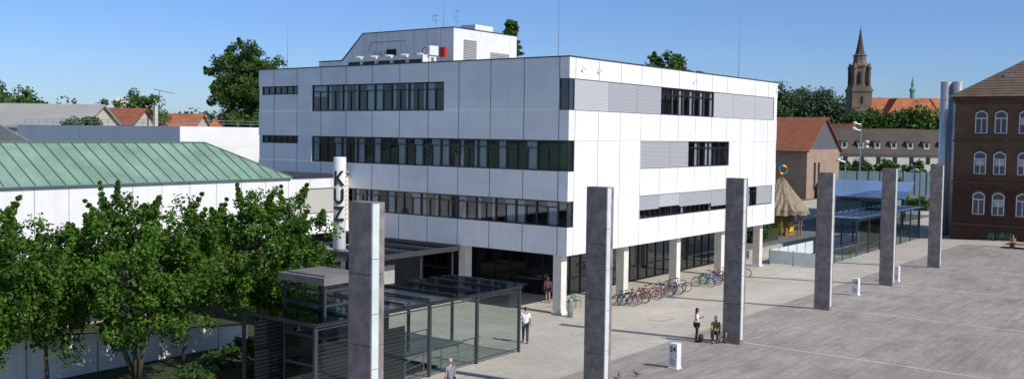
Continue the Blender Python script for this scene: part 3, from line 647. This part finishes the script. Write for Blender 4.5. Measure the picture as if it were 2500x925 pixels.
for x,y,r in ((36.2,21.6,.5),(36.9,21.1,2.0),(38.0,32.2,1.0),(40.0,32.6,2.6)):
    a=thing('pigeon','grey pigeon standing on the paving','pigeon',(0,0,0),'pigeons on the paving')
    b=MB(); b.ell((0,0,.13),(.13,.07,.075),0,12,8); b.ell((.12,0,.2),(.045,.035,.06),0,10,6); b.ell((.14,0,.255),(.035,.03,.032),0,10,6); b.tube((.17,0,.25),(.2,0,.245),.01,.003,6); b.ell((-.16,0,.12),(.1,.035,.015),0,10,6)
    for s in (-.025,.025): b.tube((.01,s,.08),(.01,s,0),.007,.006,5); b.tube((.01,s,.004),(.05,s,.004),.006,.004,5)
    b.obj('body',a,['pigeon'],True); a.location=(x,y,gz(y)+.005); a.rotation_euler[2]=r
# ------------------------------------------------------------------ trees
def leaves(name,parent,clumps,nleaf,size,seed,m,flat=.8,el=2.2):
    rg=np.random.default_rng(seed); C=np.array([c[:3] for c in clumps]); Rr=np.array([c[3] for c in clumps])
    n=len(C)*nleaf; ci=np.repeat(np.arange(len(C)),nleaf)
    d=rg.normal(size=(n,3)); d/=np.linalg.norm(d,axis=1)[:,None]; rad=Rr[ci]*rg.uniform(.15,1.15,n)**.7
    P=C[ci]+d*rad[:,None]*np.array([1,1,flat])
    nr=d*.7+rg.normal(size=(n,3))*.7+np.array([0,0,.45]); nr/=np.linalg.norm(nr,axis=1)[:,None]
    t=np.cross(nr,rg.normal(size=(n,3))); t/=np.linalg.norm(t,axis=1)[:,None]; bt=np.cross(nr,t)
    s=size*rg.uniform(.6,1.4,n)[:,None]; t=t*s*.5; bt=bt*s*.5/el*1.4
    V=np.stack([P-t,P+bt-t*.2,P+t,P-bt-t*.2],1).reshape(-1,3)
    if parent is not None: V=V-np.array(BASE[parent.name])
    me=bpy.data.meshes.new(name); me.vertices.add(4*n); me.vertices.foreach_set('co',V.astype(np.float32).ravel())
    me.loops.add(4*n); me.loops.foreach_set('vertex_index',np.arange(4*n,dtype=np.int32)); me.polygons.add(n)
    me.polygons.foreach_set('loop_start',np.arange(0,4*n,4,dtype=np.int32)); me.polygons.foreach_set('loop_total',np.full(n,4,dtype=np.int32))
    me.update(calc_edges=True)
    ct=rg.uniform(0,1,len(C)); tint=np.clip(ct[ci]*.5+rg.uniform(0,.5,n)+d[:,2]*.15,0,1)  # random tones, plus sunlight painted in: leaves atop each clump are lighter
    at_=me.attributes.new('tint','FLOAT','FACE'); at_.data.foreach_set('value',tint.astype(np.float32))
    me.materials.append(M[m]); return place(name,me,parent)
def clumps_in(c,r,n,cr,seed,lo=.45,spray=0):
    rg=random.Random(seed); out=[]
    ph=[rg.uniform(0,6.28) for _ in range(6)]
    while len(out)<n:
        d=Vector((rg.gauss(0,1),rg.gauss(0,1),rg.gauss(0,1))).normalized(); rr=rg.uniform(lo,1)**.7
        th=math.atan2(d.y,d.x); lump=1+.12*math.sin(3*th+ph[0])+.10*math.sin(5*th+ph[1]+3*d.z)+.08*math.sin(12*d.z+ph[2])
        if d.z<-.1: rr*=.9
        p=(c[0]+d.x*r[0]*rr*lump,c[1]+d.y*r[1]*rr*lump,c[2]+d.z*r[2]*rr*lump)
        s=cr*rg.uniform(.55,1.3); out.append((*p,s))
        if spray and rr>.72 and d.z>-.45 and rg.random()<spray:   # arching leafy shoots leaving the crown
            L=rg.uniform(.5,1.15); up=Vector((d.x*.5+rg.gauss(0,.2),d.y*.5+rg.gauss(0,.2),.8)).normalized()
            for k in range(1,5): q=Vector(p)+up*L*k/4; out.append((q.x,q.y,q.z,s*(.58-.11*k)))
    return out
def tree(label,base,c,r,n,cr,nleaf,size,seed,m='leafN',name='tree',group=None,tr=.18,multi=1,branches=10,spray=0,lo=.45,flat=.8):
    a=thing(name,label,'tree',base,group); cl=clumps_in(c,r,n,cr,seed,lo,spray); rg=random.Random(seed+1)
    b=MB()
    for k in range(multi):
        o=Vector(base)+Vector((rg.uniform(-.3,.3),rg.uniform(-.3,.3),0))*(multi>1)
        top=Vector(c)+Vector((rg.uniform(-.5,.5)*r[0]*(multi>1),rg.uniform(-.5,.5)*r[1]*(multi>1),r[2]*.1)); mid=o.lerp(top,.45)+Vector((rg.uniform(-.2,.2),rg.uniform(-.2,.2),0))
        b.tube(o,mid,tr,tr*.75,9); b.tube(mid,top,tr*.75,tr*.4,8)
        for j in range(branches):
            q=cl[rg.randrange(len(cl))]; s=mid.lerp(top,rg.uniform(0,.9)); e=Vector(q[:3]); k1=s.lerp(e,.5)+Vector((0,0,.15*(e-s).length)); b.tube(s,k1,tr*.35,tr*.22,6); b.tube(k1,e,tr*.22,tr*.07,5)
    b.obj('trunk',a,['bark'],True)
    leaves('crown',a,cl,nleaf,size,seed,m,flat); return a
G1='leafy trees in the garden'
kw=dict(group=G1,spray=.5,lo=.3,flat=.95)
tree('leafy green locust tree with feathery crown beside white wall',(22.9,36.9,-.45),(22.8,37.0,4.4),(3.4,3.0,3.2),360,.5,120,.17,11,multi=3,tr=.12,branches=9,**kw)
tree('leafy green locust tree standing next to the glass canopy',(29.2,36.8,-.45),(29.2,36.9,4.3),(3.5,2.8,3.1),360,.5,120,.17,12,multi=2,tr=.13,**kw)
tree('leafy green locust tree shading the white garden wall',(16.9,37.2,-.45),(16.6,37.2,4.1),(2.9,2.7,3.1),310,.5,120,.17,13,multi=2,tr=.12,**kw)
tree('small leafy tree between two larger locust trees',(26.1,38.6,-.45),(26.0,38.4,4.1),(2.8,2.1,2.8),210,.5,120,.17,14,tr=.1,**kw)
tree('small leafy tree between two larger locust trees',(20.0,38.8,-.45),(19.9,38.6,3.9),(2.5,2.0,2.7),190,.5,120,.17,15,tr=.1,**kw)
for i,(x,y,r) in enumerate(((27.2,34.6,.7),(24.5,35.2,.8),(27.5,37.6,.9),(29.5,38.6,.8),(25.6,36.5,.8),(21,35.4,.9),(30.6,36,.7),(23,34.6,.7))):
    a=thing('shrub','low green shrub in the garden bed','shrub',(x,y,-.45),'garden shrubs'); leaves('foliage',a,clumps_in((x,y,-.1),(r,r,.5),18,.3,30+i),120,.12,40+i,'leafS'); b=MB(); b.tube((x,y,-.45),(x,y,0),.03); b.obj('stem',a,['bark'])
def far(label,px,py,c,r,n,cr,size,seed,m='leafF',nl=90,**k): return tree(label,(px,py,-.45),c,r,n,cr,nl,size,seed,m,tr=.35,**k)
far('tall broad deciduous tree behind the white flat building',79,103,(79,103,15.0),(5.3,5.3,6.7),300,.85,.38,51,nl=120,lo=.2,spray=.15)
far('dark green deciduous tree behind orange roofs',83,135,(83,135,10.5),(5.5,5.5,5.2),140,1.1,.45,52)
far('broad deciduous tree crown beyond the office block',107.5,58,(107.5,58,14.6),(5.7,5.2,5.5),280,.95,.42,53,spray=.1,nl=110)
far('low dark trees at the edge of the roofs',66,143,(66,143,10.5),(8.5,8,5.8),180,1.4,.55,54)
far('low dark trees at the edge of the roofs',74,148,(74,148,9.5),(5,5,4.8),100,1.2,.5,55,m='leafB')
far('low dark trees at the edge of the roofs',51,142,(51,142,10.5),(7,7,5.8),150,1.4,.55,56)
far('small dark tree in front of pale roof',60,108,(60,108,9.6),(2.4,2.4,2.8),70,.7,.3,57)
a=thing('conifer_tree','dark spruce top rising behind the office block','tree',(87.5,67,-.45)); b=MB(); b.tube((87.5,67,-.45),(87.5,67,22.3),.3,.04,8); b.obj('trunk',a,['bark']); cl=[]
for k in range(260):
    z=7+16*random.random()**.8; rr=(23.6-z)*.22*random.uniform(.2,1.1)+.15; t=random.uniform(0,6.28); cl.append((87.5+rr*math.cos(t),67+rr*math.sin(t),z,.42))
leaves('crown',a,cl,90,.26,61,'leafF',flat=.5)
# ------------------------------------------------------------------ background buildings
def house(name,label,cat,loc,ang,w,l,eave,ridge,wall,roof,gable=None,hip=0,over=.4,group=None):
    a=thing(name,label,cat,(0,0,0),group); b=MB(); h=w/2
    b.box(-h,h,-l/2,l/2,0,eave); b.obj('wall',a,[wall])
    b=MB()
    if not hip: b.prism([(-h,-l/2-.02,eave),(h,-l/2-.02,eave),(0,-l/2-.02,ridge)],(0,l+.04,0)); b.obj('gable',a,[gable or wall])
    b=MB(); s=(ridge-eave)/h; ho,lo=h+over,l/2+over; ez=eave-s*over+.05; rr=l/2+over-hip; z=ridge+.05
    b.add([(-ho,-lo,ez),(ho,-lo,ez),(ho,lo,ez),(-ho,lo,ez),(0,-rr,z),(0,rr,z)],[(0,4,5,3),(1,2,5,4)]+([(0,1,4),(2,3,5)] if hip else []))
    if not hip: b.add([(-ho,-lo,ez-.25),(ho,-lo,ez-.25),(ho,lo,ez-.25),(-ho,lo,ez-.25),(0,-rr,z-.25),(0,rr,z-.25),(-ho,-lo,ez),(ho,-lo,ez),(ho,lo,ez),(-ho,lo,ez),(0,-rr,z),(0,rr,z)],[(0,3,5,4),(1,4,5,2),(0,4,10,6),(4,1,7,10),(3,9,11,5),(5,11,8,2),(0,6,9,3),(1,2,8,7)])
    b.obj('roof',a,[roof]); a.location=loc; a.rotation_euler[2]=ang; return a
FB=thing('flat_roof_building','white flat roofed building with roof railing','building',(55,80,-.45))
b=MB(); b.box(50.6,75,75,104,8.9,10.7); b.box(50.9,74.9,75.01,103.9,-.45,8.9); b.obj('wall',FB,['white'])
b=MB(); b.box(50.85,50.899,76,103,6.5,8.6); b.obj('window_band',FB,['louver'])
b=MB()
for z in (11.0,11.25): b.tube((50.8,75.2,z),(50.8,103,z),.02,.02,5); b.tube((50.8,75.2,z),(74,75.2,z),.02,.02,5)
for k in range(20): b.tube((50.8,75.2+k*1.45,10.7),(50.8,75.2+k*1.45,11.27),.02,.02,5)
for k in range(16): b.tube((50.8+k*1.5,75.2,10.7),(50.8+k*1.5,75.2,11.27),.02,.02,5)
b.obj('railing',FB,['galv'])
SK=thing('skylight','dark blue slanted glass skylight with metal ribs','skylight',(28,62,8))
b=MB(); b.prism([(20,60.5,7.4),(30.4,60.5,7.4),(30.4,60.5,9.4),(27.6,60.5,11.0),(20,60.5,11.0)],(0,5,0)); b.obj('glazing',SK,['slate'])
b=MB()
for k in range(6): b.tube((27.6,60.5+k,11.02),(30.4,60.5+k,9.42),.05,.05,5)
b.obj('rib',SK,['galv'])
VA=math.radians(37.3)
house('house','long pale grey roofed house','house',(65.5,129,-.45),VA,12,17,11.2,14.0,'cream','greyroof')
house('house','small house with reddish brown tiled roof','house',(77.5,130,-.45),VA,9,7.5,11.6,13.8,'cream','tileR',group='houses with tiled roofs')
house('house','small house with orange tiled roof','house',(89,131,-.45),VA,8,5.6,11.3,13.3,'cream','tileO',group='houses with tiled roofs')
house('house','small house with orange tiled roof','house',(93.5,126,-.45),VA,8,3,11.2,13.0,'cream','tileO',group='houses with tiled roofs')
for x,y,z in ((81.0,126,12.8),(85.5,133,12.6)):
    a=thing('chimney_stack','small white rendered chimney stack on tiled roof','chimney',(x,y,z),'small roof chimneys'); b=MB(); b.box(x-.25,x+.25,y-.25,y+.25,z-2,z+.9); b.box(x-.31,x+.31,y-.31,y+.31,z+.9,z+1.02); b.obj('stack',a,['cream'])
house('house','tall distant block with reddish attic','house',(118,192,-.45),math.radians(50),4,6,15,17.5,'tileO','cream')
a=thing('crane','thin orange building crane in the distance','crane',(162,250,0)); b=MB(); b.tube((162,250,0),(162,250,21.6),.12,.12,6); b.obj('mast',a,['craneorange']); b=MB(); b.tube((161,251.3,21.8),(164.6,246.6,20.6),.12,.08,5); b.obj('jib',a,['craneorange'])
h=house('house','brick house with steep red tiled roof and slate gable','house',(180.6,80,-.45),0,17,31,8.9,14.8,'lbrick','tileR','slate',over=.5)
b=MB(); b.box(-8.62,-8.51,-9,14,0,7.6); b.obj('glazed_wall',h,['louver'],at=(0,0,0))
for x in (-5,-3): b=MB(); b.box(x,x+.8,-15.6,-15.51,1.5,6.5); b.obj('window',h,['interior'],at=(0,0,0))
h=house('barrack','long cream building with dark roof and many dormers','building',(267,78.5,-.45),math.atan2(-23,18)-math.pi/2,12,60,7.4,13.6,'cream','tileD')
for k in range(13):
    y=-26+k*4.3
    b=MB(); b.box(2.6,5.0,y-.7,y+.7,8.5,10.3,0); b.box(2.2,5.3,y-.9,y+.9,10.3,10.5,1); b.box(5.001,5.06,y-.45,y+.45,8.9,10.0,2); b.obj('dormer',h,['cream','tileD','interior'],at=(0,0,0))
    b=MB(); b.box(6.001,6.06,y-.55,y+.55,4.6,6.4); b.obj('window',h,['interior'],at=(0,0,0))
TC=thing('church','sandstone church with tall tower and red tiled roofs','church',(454,147,0))
b=MB(); cx_,cy_=454.5,147
def sq(r,z0,z1,mm=0): b.lathe((cx_,cy_,z0),[(r,0),(r,z1-z0)],4,mm,math.radians(37.3+45))
sq(6.3,0,32); sq(6.8,32,33.2); sq(6.0,33.2,34.4); b.lathe((cx_,cy_,0),[(4.0,34.4),(4.0,43),(4.5,43.4),(4.5,44.2),(3.4,44.6),(2.9,46.2),(2.9,48.2),(3.3,48.6),(2.5,49)],8)
for k in range(4):
    t=math.radians(37.3+45+90*k); b.lathe((cx_+4.7*math.cos(t),cy_+4.7*math.sin(t),33),[(.8,0),(.8,9),(1.1,9.6),(.3,12)],8)
b.obj('tower',TC,['sand'])
b=MB(); b.lathe((cx_,cy_,0),[(2.4,49),(1.9,50.5),(1.4,53),(.35,59.5),(.5,59.8),(.08,60.4),(.08,62)],8); b.obj('spire',TC,['tileD'])
for k in range(8):
    t=2*math.pi*k/8+.39; b=MB(); p=(cx_+3.75*math.cos(t),cy_+3.75*math.sin(t)); b.lathe((p[0],p[1],36),[(.65,0),(.65,4.5),(.1,5.4)],8); b.obj('window',TC,['interior'])
for z in (12,20,27): b=MB(); b.lathe((cx_-.796*4.3,cy_-.606*4.3,z),[(.6,0),(.6,2.6),(.1,3.3)],8); b.obj('window',TC,['interior'])
def croof(c,ang,w,l,e,r,hip):
    h=w/2; s=[(-h,-l/2,e),(h,-l/2,e),(h,l/2,e),(-h,l/2,e),(0,-l/2+hip,r),(0,l/2-hip,r)]; Rm=Matrix.Rotation(ang,3,'Z'); q=MB(); q.add([Rm@Vector(p)+Vector(c) for p in s],[(0,4,5,3),(1,2,5,4),(0,1,4),(2,3,5)]); q.obj('roof',TC,['tileO'])
    q=MB(); q.add([Rm@Vector((x*.96,y*.98,z))+Vector(c) for x,y,z in [(-h,-l/2,0),(h,-l/2,0),(h,l/2,0),(-h,l/2,0),(-h,-l/2,e),(h,-l/2,e),(h,l/2,e),(-h,l/2,e)]],[(0,1,5,4),(1,2,6,5),(2,3,7,6),(3,0,4,7)]); q.obj('wall',TC,['sand'])
ra=math.atan2(-.796,.606)-math.pi/2
croof((467,131,0),ra,20,34,21,29.6,1); croof((460,134,0),ra+math.pi/2,13,24,21,29,5); croof((478,117,0),ra+.2,14,12,23.5,29.6,0.3); croof((463,125,0),ra,9,9,20,26,4.4)
b=MB(); b.lathe((470,127.6,28.5),[(1.1,0),(1.1,4),(1.5,4.3),(1.4,5.2),(.6,6),(.6,7),(.8,7.3),(.1,10.5),(.05,11.5)],8); b.obj('ridge_turret',TC,['verd'])
a=thing('chimney','twin polished steel flue chimney beside brick building','chimney',(118,28,-.45))
for y,r,z in ((28.35,.62,17.0),(27.15,.55,17.0)):
    b=MB(); b.lathe((118,y,-.45),[(r,0),(r,z+.45)],24)
    for k in range(5): b.torus((118,y,3+k*3),r,.03,'z',24,4)
    b.obj('flue',a,['chrome'],True)
BB=thing('brick_building','brown brick school building with tiled roof and white arched windows','building',(113,20,-.45))
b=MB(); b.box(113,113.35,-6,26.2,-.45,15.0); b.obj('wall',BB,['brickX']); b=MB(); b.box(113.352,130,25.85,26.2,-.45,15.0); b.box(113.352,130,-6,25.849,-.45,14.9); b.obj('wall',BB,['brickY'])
b=MB()
for z0,z1,p in ((14.4,14.7,.12),(14.72,15.08,.25),(10.3,10.5,.1),(5.9,6.1,.1),(1.4,1.6,.08)): b.box(113-p,112.999,-6,26.2+p,z0,z1)
k=-5.8
while k<26: b.box(112.78,112.86,k,k+.2,14.3,14.39); k+=.4
b.obj('cornice',BB,['brickT'])
b=MB(); b.add([(112.4,-6.5,15.1),(112.4,26.8,15.1),(131,26.8,15.1),(131,-6.5,15.1),(121.7,17.5,21.3),(121.7,3,21.3)],[(0,4,1),(0,5,4),(1,4,2),(2,4,5,3),(0,3,5)]); b.obj('roof',BB,['tileB'])
b=MB(); b.box(115.6,116.3,21.3,22.0,17.2,17.6); b.obj('roof_hatch',BB,['galv'])
for z0,z1 in [(11.2,13.6),(6.9,9.3),(2.6,5.0)]:
    for yc in [23.55,21.65,19.35,17.45,15.2,13.3,11]:
        w=1.2; t_=.09; fr=MB(); x=112.97; fr.box(x-.02,x+.03,yc-w/2,yc-w/2+t_,z0,z1-.3); fr.box(x-.02,x+.03,yc+w/2-t_,yc+w/2,z0,z1-.3); fr.box(x-.02,x+.03,yc-w/2+t_,yc+w/2-t_,z0,z0+t_); fr.box(x-.02,x+.03,yc-w/2+t_,yc+w/2-t_,z0+1.55,z0+1.65); fr.box(x-.015,x+.03,yc-.04,yc+.04,z0+t_,z0+1.55)
        pts=[(yc-w/2+w*t/8,z1-.3+.3*math.sin(math.pi*t/8)) for t in range(9)]; inn=[(yc-w/2+t_+(w-2*t_)*t/8,z1-.38+.27*math.sin(math.pi*t/8)) for t in range(9)]
        for t in range(8): fr.add([(x-.02,*pts[t]),(x-.02,*pts[t+1]),(x-.02,*inn[t+1]),(x-.02,*inn[t])],[(0,1,2,3)])
        o=fr.obj('window',BB,['bollard'])
        pn=MB(); pn.poly([(x-.005,yc-w/2+.05,z0+.05),(x-.005,yc+w/2-.05,z0+.05)]+[(x-.005,p,q) for p,q in inn[::-1]])
        if rnd.random()<.4: pn.poly([(x-.008,yc-w/2+.15,z0+.9),(x-.008,yc+w/2-.15,z0+.9),(x-.008,yc+w/2-.15,z0+1.5),(x-.008,yc-w/2+.15,z0+1.5)],1)
        pn.obj('pane',o,['slate','silver'])
        sl=MB(); sl.box(x-.12,x-.021,yc-w/2-.1,yc+w/2+.1,z0-.15,z0-.01); sl.obj('sill',o,['brickT'])
        ar=MB()
        for t in range(8):
            a0=pts[t]; a1=pts[t+1]; ar.prism([(x-.06,a0[0],a0[1]+.02),(x-.06,a1[0],a1[1]+.02),(x-.06,a1[0],a1[1]+.3),(x-.06,a0[0],a0[1]+.3)],(.05,0,0))
        ar.obj('arch',o,['brickT'])
BG=thing('solar_roof_hall','low hall with blue glass roof beyond the canopy','building',(135,42,-.45))
b=MB(); q=[(120,33,3.3),(120,43,3.3),(150,54,4.1),(150,40,4.1)]; b.prism(q,(0,0,.15)); b.obj('roof',BG,['blueglass'])
for x,y in ((120.3,33.4),(120.3,38),(120.3,42.5),(130,36),(140,38.5),(149,41),(149,52)): b=MB(); b.tube((x,y,-.45),(x,y,3.3),.12); b.obj('post',BG,['steel'])
b=MB(); b.prism([(123,35.5,-.45),(123,42.5,-.45),(149,52,-.45),(149,41.5,-.45)],(0,0,3.2)); b.obj('glazed_wall',BG,['tealglass'])
a=thing('glass_fence','tall teal glass fence around sports court','fence',(190,60,-.45)); p=Vector((196,70,-.45)); q=Vector((206,46,-.45))
d=(q-p)/12
for k in range(13):
    if k<12: b=MB(); b.prism([p+d*k+d*.03,p+d*(k+1)-d*.03,p+d*(k+1)-d*.03+Vector((0,0,4.5)),p+d*k+d*.03+Vector((0,0,4.5))],(.1,.04,0)); b.obj('glass_panel',a,['tealglass'])
    b=MB(); b.tube(p+d*k,p+d*k+Vector((0,0,4.8)),.09); b.obj('post',a,['steel'])
hx,hy=105.9,42.6
HT=thing('thatched_hut','round straw roofed hut kiosk on timber posts','hut',(hx,hy,-.45))
b=MB(); prof=[(3.05,2.0),(3.0,2.5),(2.2,3.4),(1.3,4.6),(.55,5.6),(.18,6.0)]; vs=[];fs=[];n=48
for r,z in prof:
    for i in range(n): rr=r*random.uniform(.93,1.08); t=2*math.pi*i/n; vs.append((hx+rr*math.cos(t),hy+rr*math.sin(t),z+random.uniform(-.15,.1)))
for k in range(len(prof)-1):
    for i in range(n): fs.append((k*n+i,k*n+(i+1)%n,(k+1)*n+(i+1)%n,(k+1)*n+i))
b.add(vs,fs); b.obj('thatched_roof',HT,['thatch'])
for k in range(7): t=2*math.pi*k/7; b=MB(); b.tube((hx+2.4*math.cos(t),hy+2.4*math.sin(t),-.45),(hx+2.4*math.cos(t),hy+2.4*math.sin(t),2.7),.09); b.obj('post',HT,['wood'])
b=MB(); b.box(hx-1.2,hx+1.2,hy-1.2,hy+1.2,-.45,2.2); b.obj('kiosk',HT,['wood'])
b=MB(); b.box(hx-1.3,hx-1.21,hy-.9,hy-.3,0,1.0); b.obj('poster',HT,['lime']); b=MB(); b.box(hx-.6,hx+.6,hy-1.3,hy-1.21,0,1.1); b.obj('poster',HT,['yellow'])
b=MB(); b.tube((hx,hy,5.8),(hx+.1,hy-.12,6.4),.05); b.obj('pole',HT,['wood'])
R_=MB(); R_.torus((0,0,0),.45,.14,'y',32,10,0,mf=lambda t:int(t*8)%4); o=R_.obj('ring',HT,['red','yellow','blue','green'],True,at=(hx+.1,hy-.12,6.85),rotz=math.radians(-52))
def hedge(label,x0,x1,y0,y1,h,n,seed,size=.25,m='leafS',g=-.45):
    a=thing('hedge',label,'hedge',((x0+x1)/2,(y0+y1)/2,g)); rg=random.Random(seed)
    leaves('foliage',a,[(rg.uniform(x0,x1),rg.uniform(y0,y1),g+rg.uniform(.2,h-.2),.5) for _ in range(n)],60,size,seed,m)
    b=MB(); b.box(x0+.2,x1-.2,y0+.2,y1-.2,g,g+h*.7); b.obj('branches',a,['soil'])
hedge('clipped green hedge beside the kiosk hut',95,101,40.5,43.5,1.7,60,71)
hedge('low hedge along the service road',101,116,47.5,49.5,1.5,90,72)
hedge('clipped hedge row beyond the blue roof',176,182,55,66,3.0,110,73,.4,'leafN')
hedge('clipped hedge row beyond the blue roof',214,220,46,90,5.5,200,74,.6,'leafN')
hedge('hedge behind glass hall',158,162,40,52,2.2,70,75,.35,'leafN')
for i,(x,y) in enumerate(((208,66),(209,61),(210,56),(211,51),(212,72),(170,49))):
    tree('small round clipped tree beside the court',(x,y,-.45),(x,y,4.2 if i<5 else 2.6),(2.2,2.2,1.9) if i<5 else (1.6,1.6,1.6),40,.7,60,.4,80+i,'leafF',group='round clipped trees',tr=.15,branches=3)
a=thing('planter_wall','low concrete planter wall along the road','wall',(92,36,-.45)); b=MB(); b.box(83,103,36.2,36.6,-.45,.25); b.obj('wall',a,['concrete'])
for x,y,h in ((150,48,12.8),(128,33.5,6.5),(133,44.5,7.5)):
    a=thing('street_lamp','tall grey street lamp with white curved heads' if h>10 else 'slim grey street lamp','street lamp',(x,y,-.45),'street lamps')
    b=MB(); b.tube((x,y,-.45),(x,y,h),.12,.07,8); b.obj('pole',a,['galv'])
    for k,(dz,s) in enumerate(((0,-1),(-.9,-1),(-2.8,1),(-3.6,1)) if h>10 else ((0,-1),)):
        b=MB(); b.tube((x,y,h+dz-.2),(x+.45*s,y-.55*s,h+dz),.04); b.obj('arm',a,['galv']); b=MB(); b.ell((x+.62*s,y-.75*s,h+dz+.05),(.32,.32,.22),0,12,8); b.obj('lamp_shade',a,['bollard'],True)
# ------------------------------------------------------------------ distant town & woods
def woods(name,line,n,hr,cr,size,seed,m='leafD',nl=50,depth=20):
    rg=random.Random(seed); cl=[]
    for _ in range(n):
        t=rg.random()*(len(line)-1); i=int(t); f=t-i; A,B=line[i],line[i+1]; x=A[0]+(B[0]-A[0])*f; y=A[1]+(B[1]-A[1])*f; h=A[2]+(B[2]-A[2])*f
        k=rg.uniform(0,depth); z=h*rg.uniform(.3,1.0)**.5*hr*(1+.12*math.sin(t*9)+.08*math.sin(t*23)); cl.append((x+k,y+k*.6,z,cr*rg.uniform(.6,1.3)))
    o=leaves(name,None,cl,nl,size,seed,m); o['kind']='stuff'; return o
def ray_(b,d): return ((.48+.0002532*b)*d,(1.023-.0003324*b)*d)
def ln(l,d): return [(*ray_(b,d),h) for b,h in l]
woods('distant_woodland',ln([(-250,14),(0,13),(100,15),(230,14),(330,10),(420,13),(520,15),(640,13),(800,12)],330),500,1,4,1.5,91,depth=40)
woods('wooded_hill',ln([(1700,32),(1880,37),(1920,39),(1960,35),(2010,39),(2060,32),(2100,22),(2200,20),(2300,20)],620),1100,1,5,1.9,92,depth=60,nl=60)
woods('tree_belt',ln([(1860,14),(1900,20),(1935,16),(1960,10),(2050,10),(2090,18),(2150,19),(2200,17),(2240,20),(2290,19),(2400,16)],390),600,1,4,1.4,93,m='leafF',depth=12,nl=60)
for i,(px,d,w,l,e,r,ro) in enumerate(((1960,330,14,24,13,17,'greyroof'),(2050,300,9,14,10.5,15,'tileO'),(2120,340,10,16,9,13.5,'tileB'),(2180,330,10,14,9,14,'tileO'),(2035,280,8,10,9,12.5,'tileR'))):
    x,y=ray_(px,d); house('house',('distant cream house with tiled roof' if ro!='greyroof' else 'distant white house with flat pale roof'),'house',(x,y,0),math.radians(-50+i*17),w,l,e,r,'cream',ro,group='distant houses')
# ------------------------------------------------------------------ light, world, camera
SE=math.radians(40.5); sd=Vector((-.02,-1,0)).normalized()
sun=bpy.data.lights.new('sun','SUN'); sun.energy=4.2; sun.angle=math.radians(.53); sun.color=(1,.95,.875)
so=bpy.data.objects.new('sun',sun); COL.objects.link(so)
d=-Vector((sd.x*math.cos(SE),sd.y*math.cos(SE),math.sin(SE))); so.rotation_euler=d.to_track_quat('-Z','Y').to_euler(); so.location=(0,-50,80)
w=bpy.data.worlds.new('World'); sc.world=w; w.use_nodes=True; nt=w.node_tree; bg=nt.nodes['Background']
sk=N(nt,'ShaderNodeTexSky',sky_type='NISHITA'); sk.sun_disc=False; sk.sun_elevation=SE; sk.sun_rotation=math.radians(180); sk.air_density=1.0; sk.dust_density=.3; sk.ozone_density=2.5
tc=N(nt,'ShaderNodeTexCoord'); gvec=tc.outputs['Generated']; z=sep(nt,gvec)[2]
tint=mixc(nt,ramp(nt,z,0,1,.11,.5),(.55,.73,1.12),(1.0,.98,1.0))
colr=mixc(nt,1.0,sk.outputs[0],tint,'MULTIPLY')
cn=noise(nt,mapping(nt,gvec,(5,5,34)),1.6,6,.62); cf=math_(nt,'MULTIPLY',ramp(nt,cn,0,.25,.54,.80),ramp(nt,z,1,0,.02,.12))
colr=mixc(nt,cf,colr,(6,6.4,7))
nt.links.new(colr,bg.inputs[0]); bg.inputs[1].default_value=.112
F,yaw,pitch,roll,cyy=2393.92,.6505,.0482,.0140,443.88
f=Vector((math.cos(yaw)*math.cos(pitch),math.sin(yaw)*math.cos(pitch),-math.sin(pitch))); r=Vector((math.sin(yaw),-math.cos(yaw),0)); u=r.cross(f)
c,s=math.cos(roll),math.sin(roll); r,u=c*r+s*u,-s*r+c*u
cam=bpy.data.cameras.new('camera'); co=bpy.data.objects.new('camera',cam); COL.objects.link(co)
co.matrix_world=Matrix(((r.x,u.x,-f.x,0),(r.y,u.y,-f.y,0),(r.z,u.z,-f.z,10.4),(0,0,0,1)))
cam.sensor_width=36; cam.lens=36*F/2500; cam.shift_y=-(462.5-cyy)/2500; cam.clip_end=6000; cam.clip_start=.5
sc.camera=co
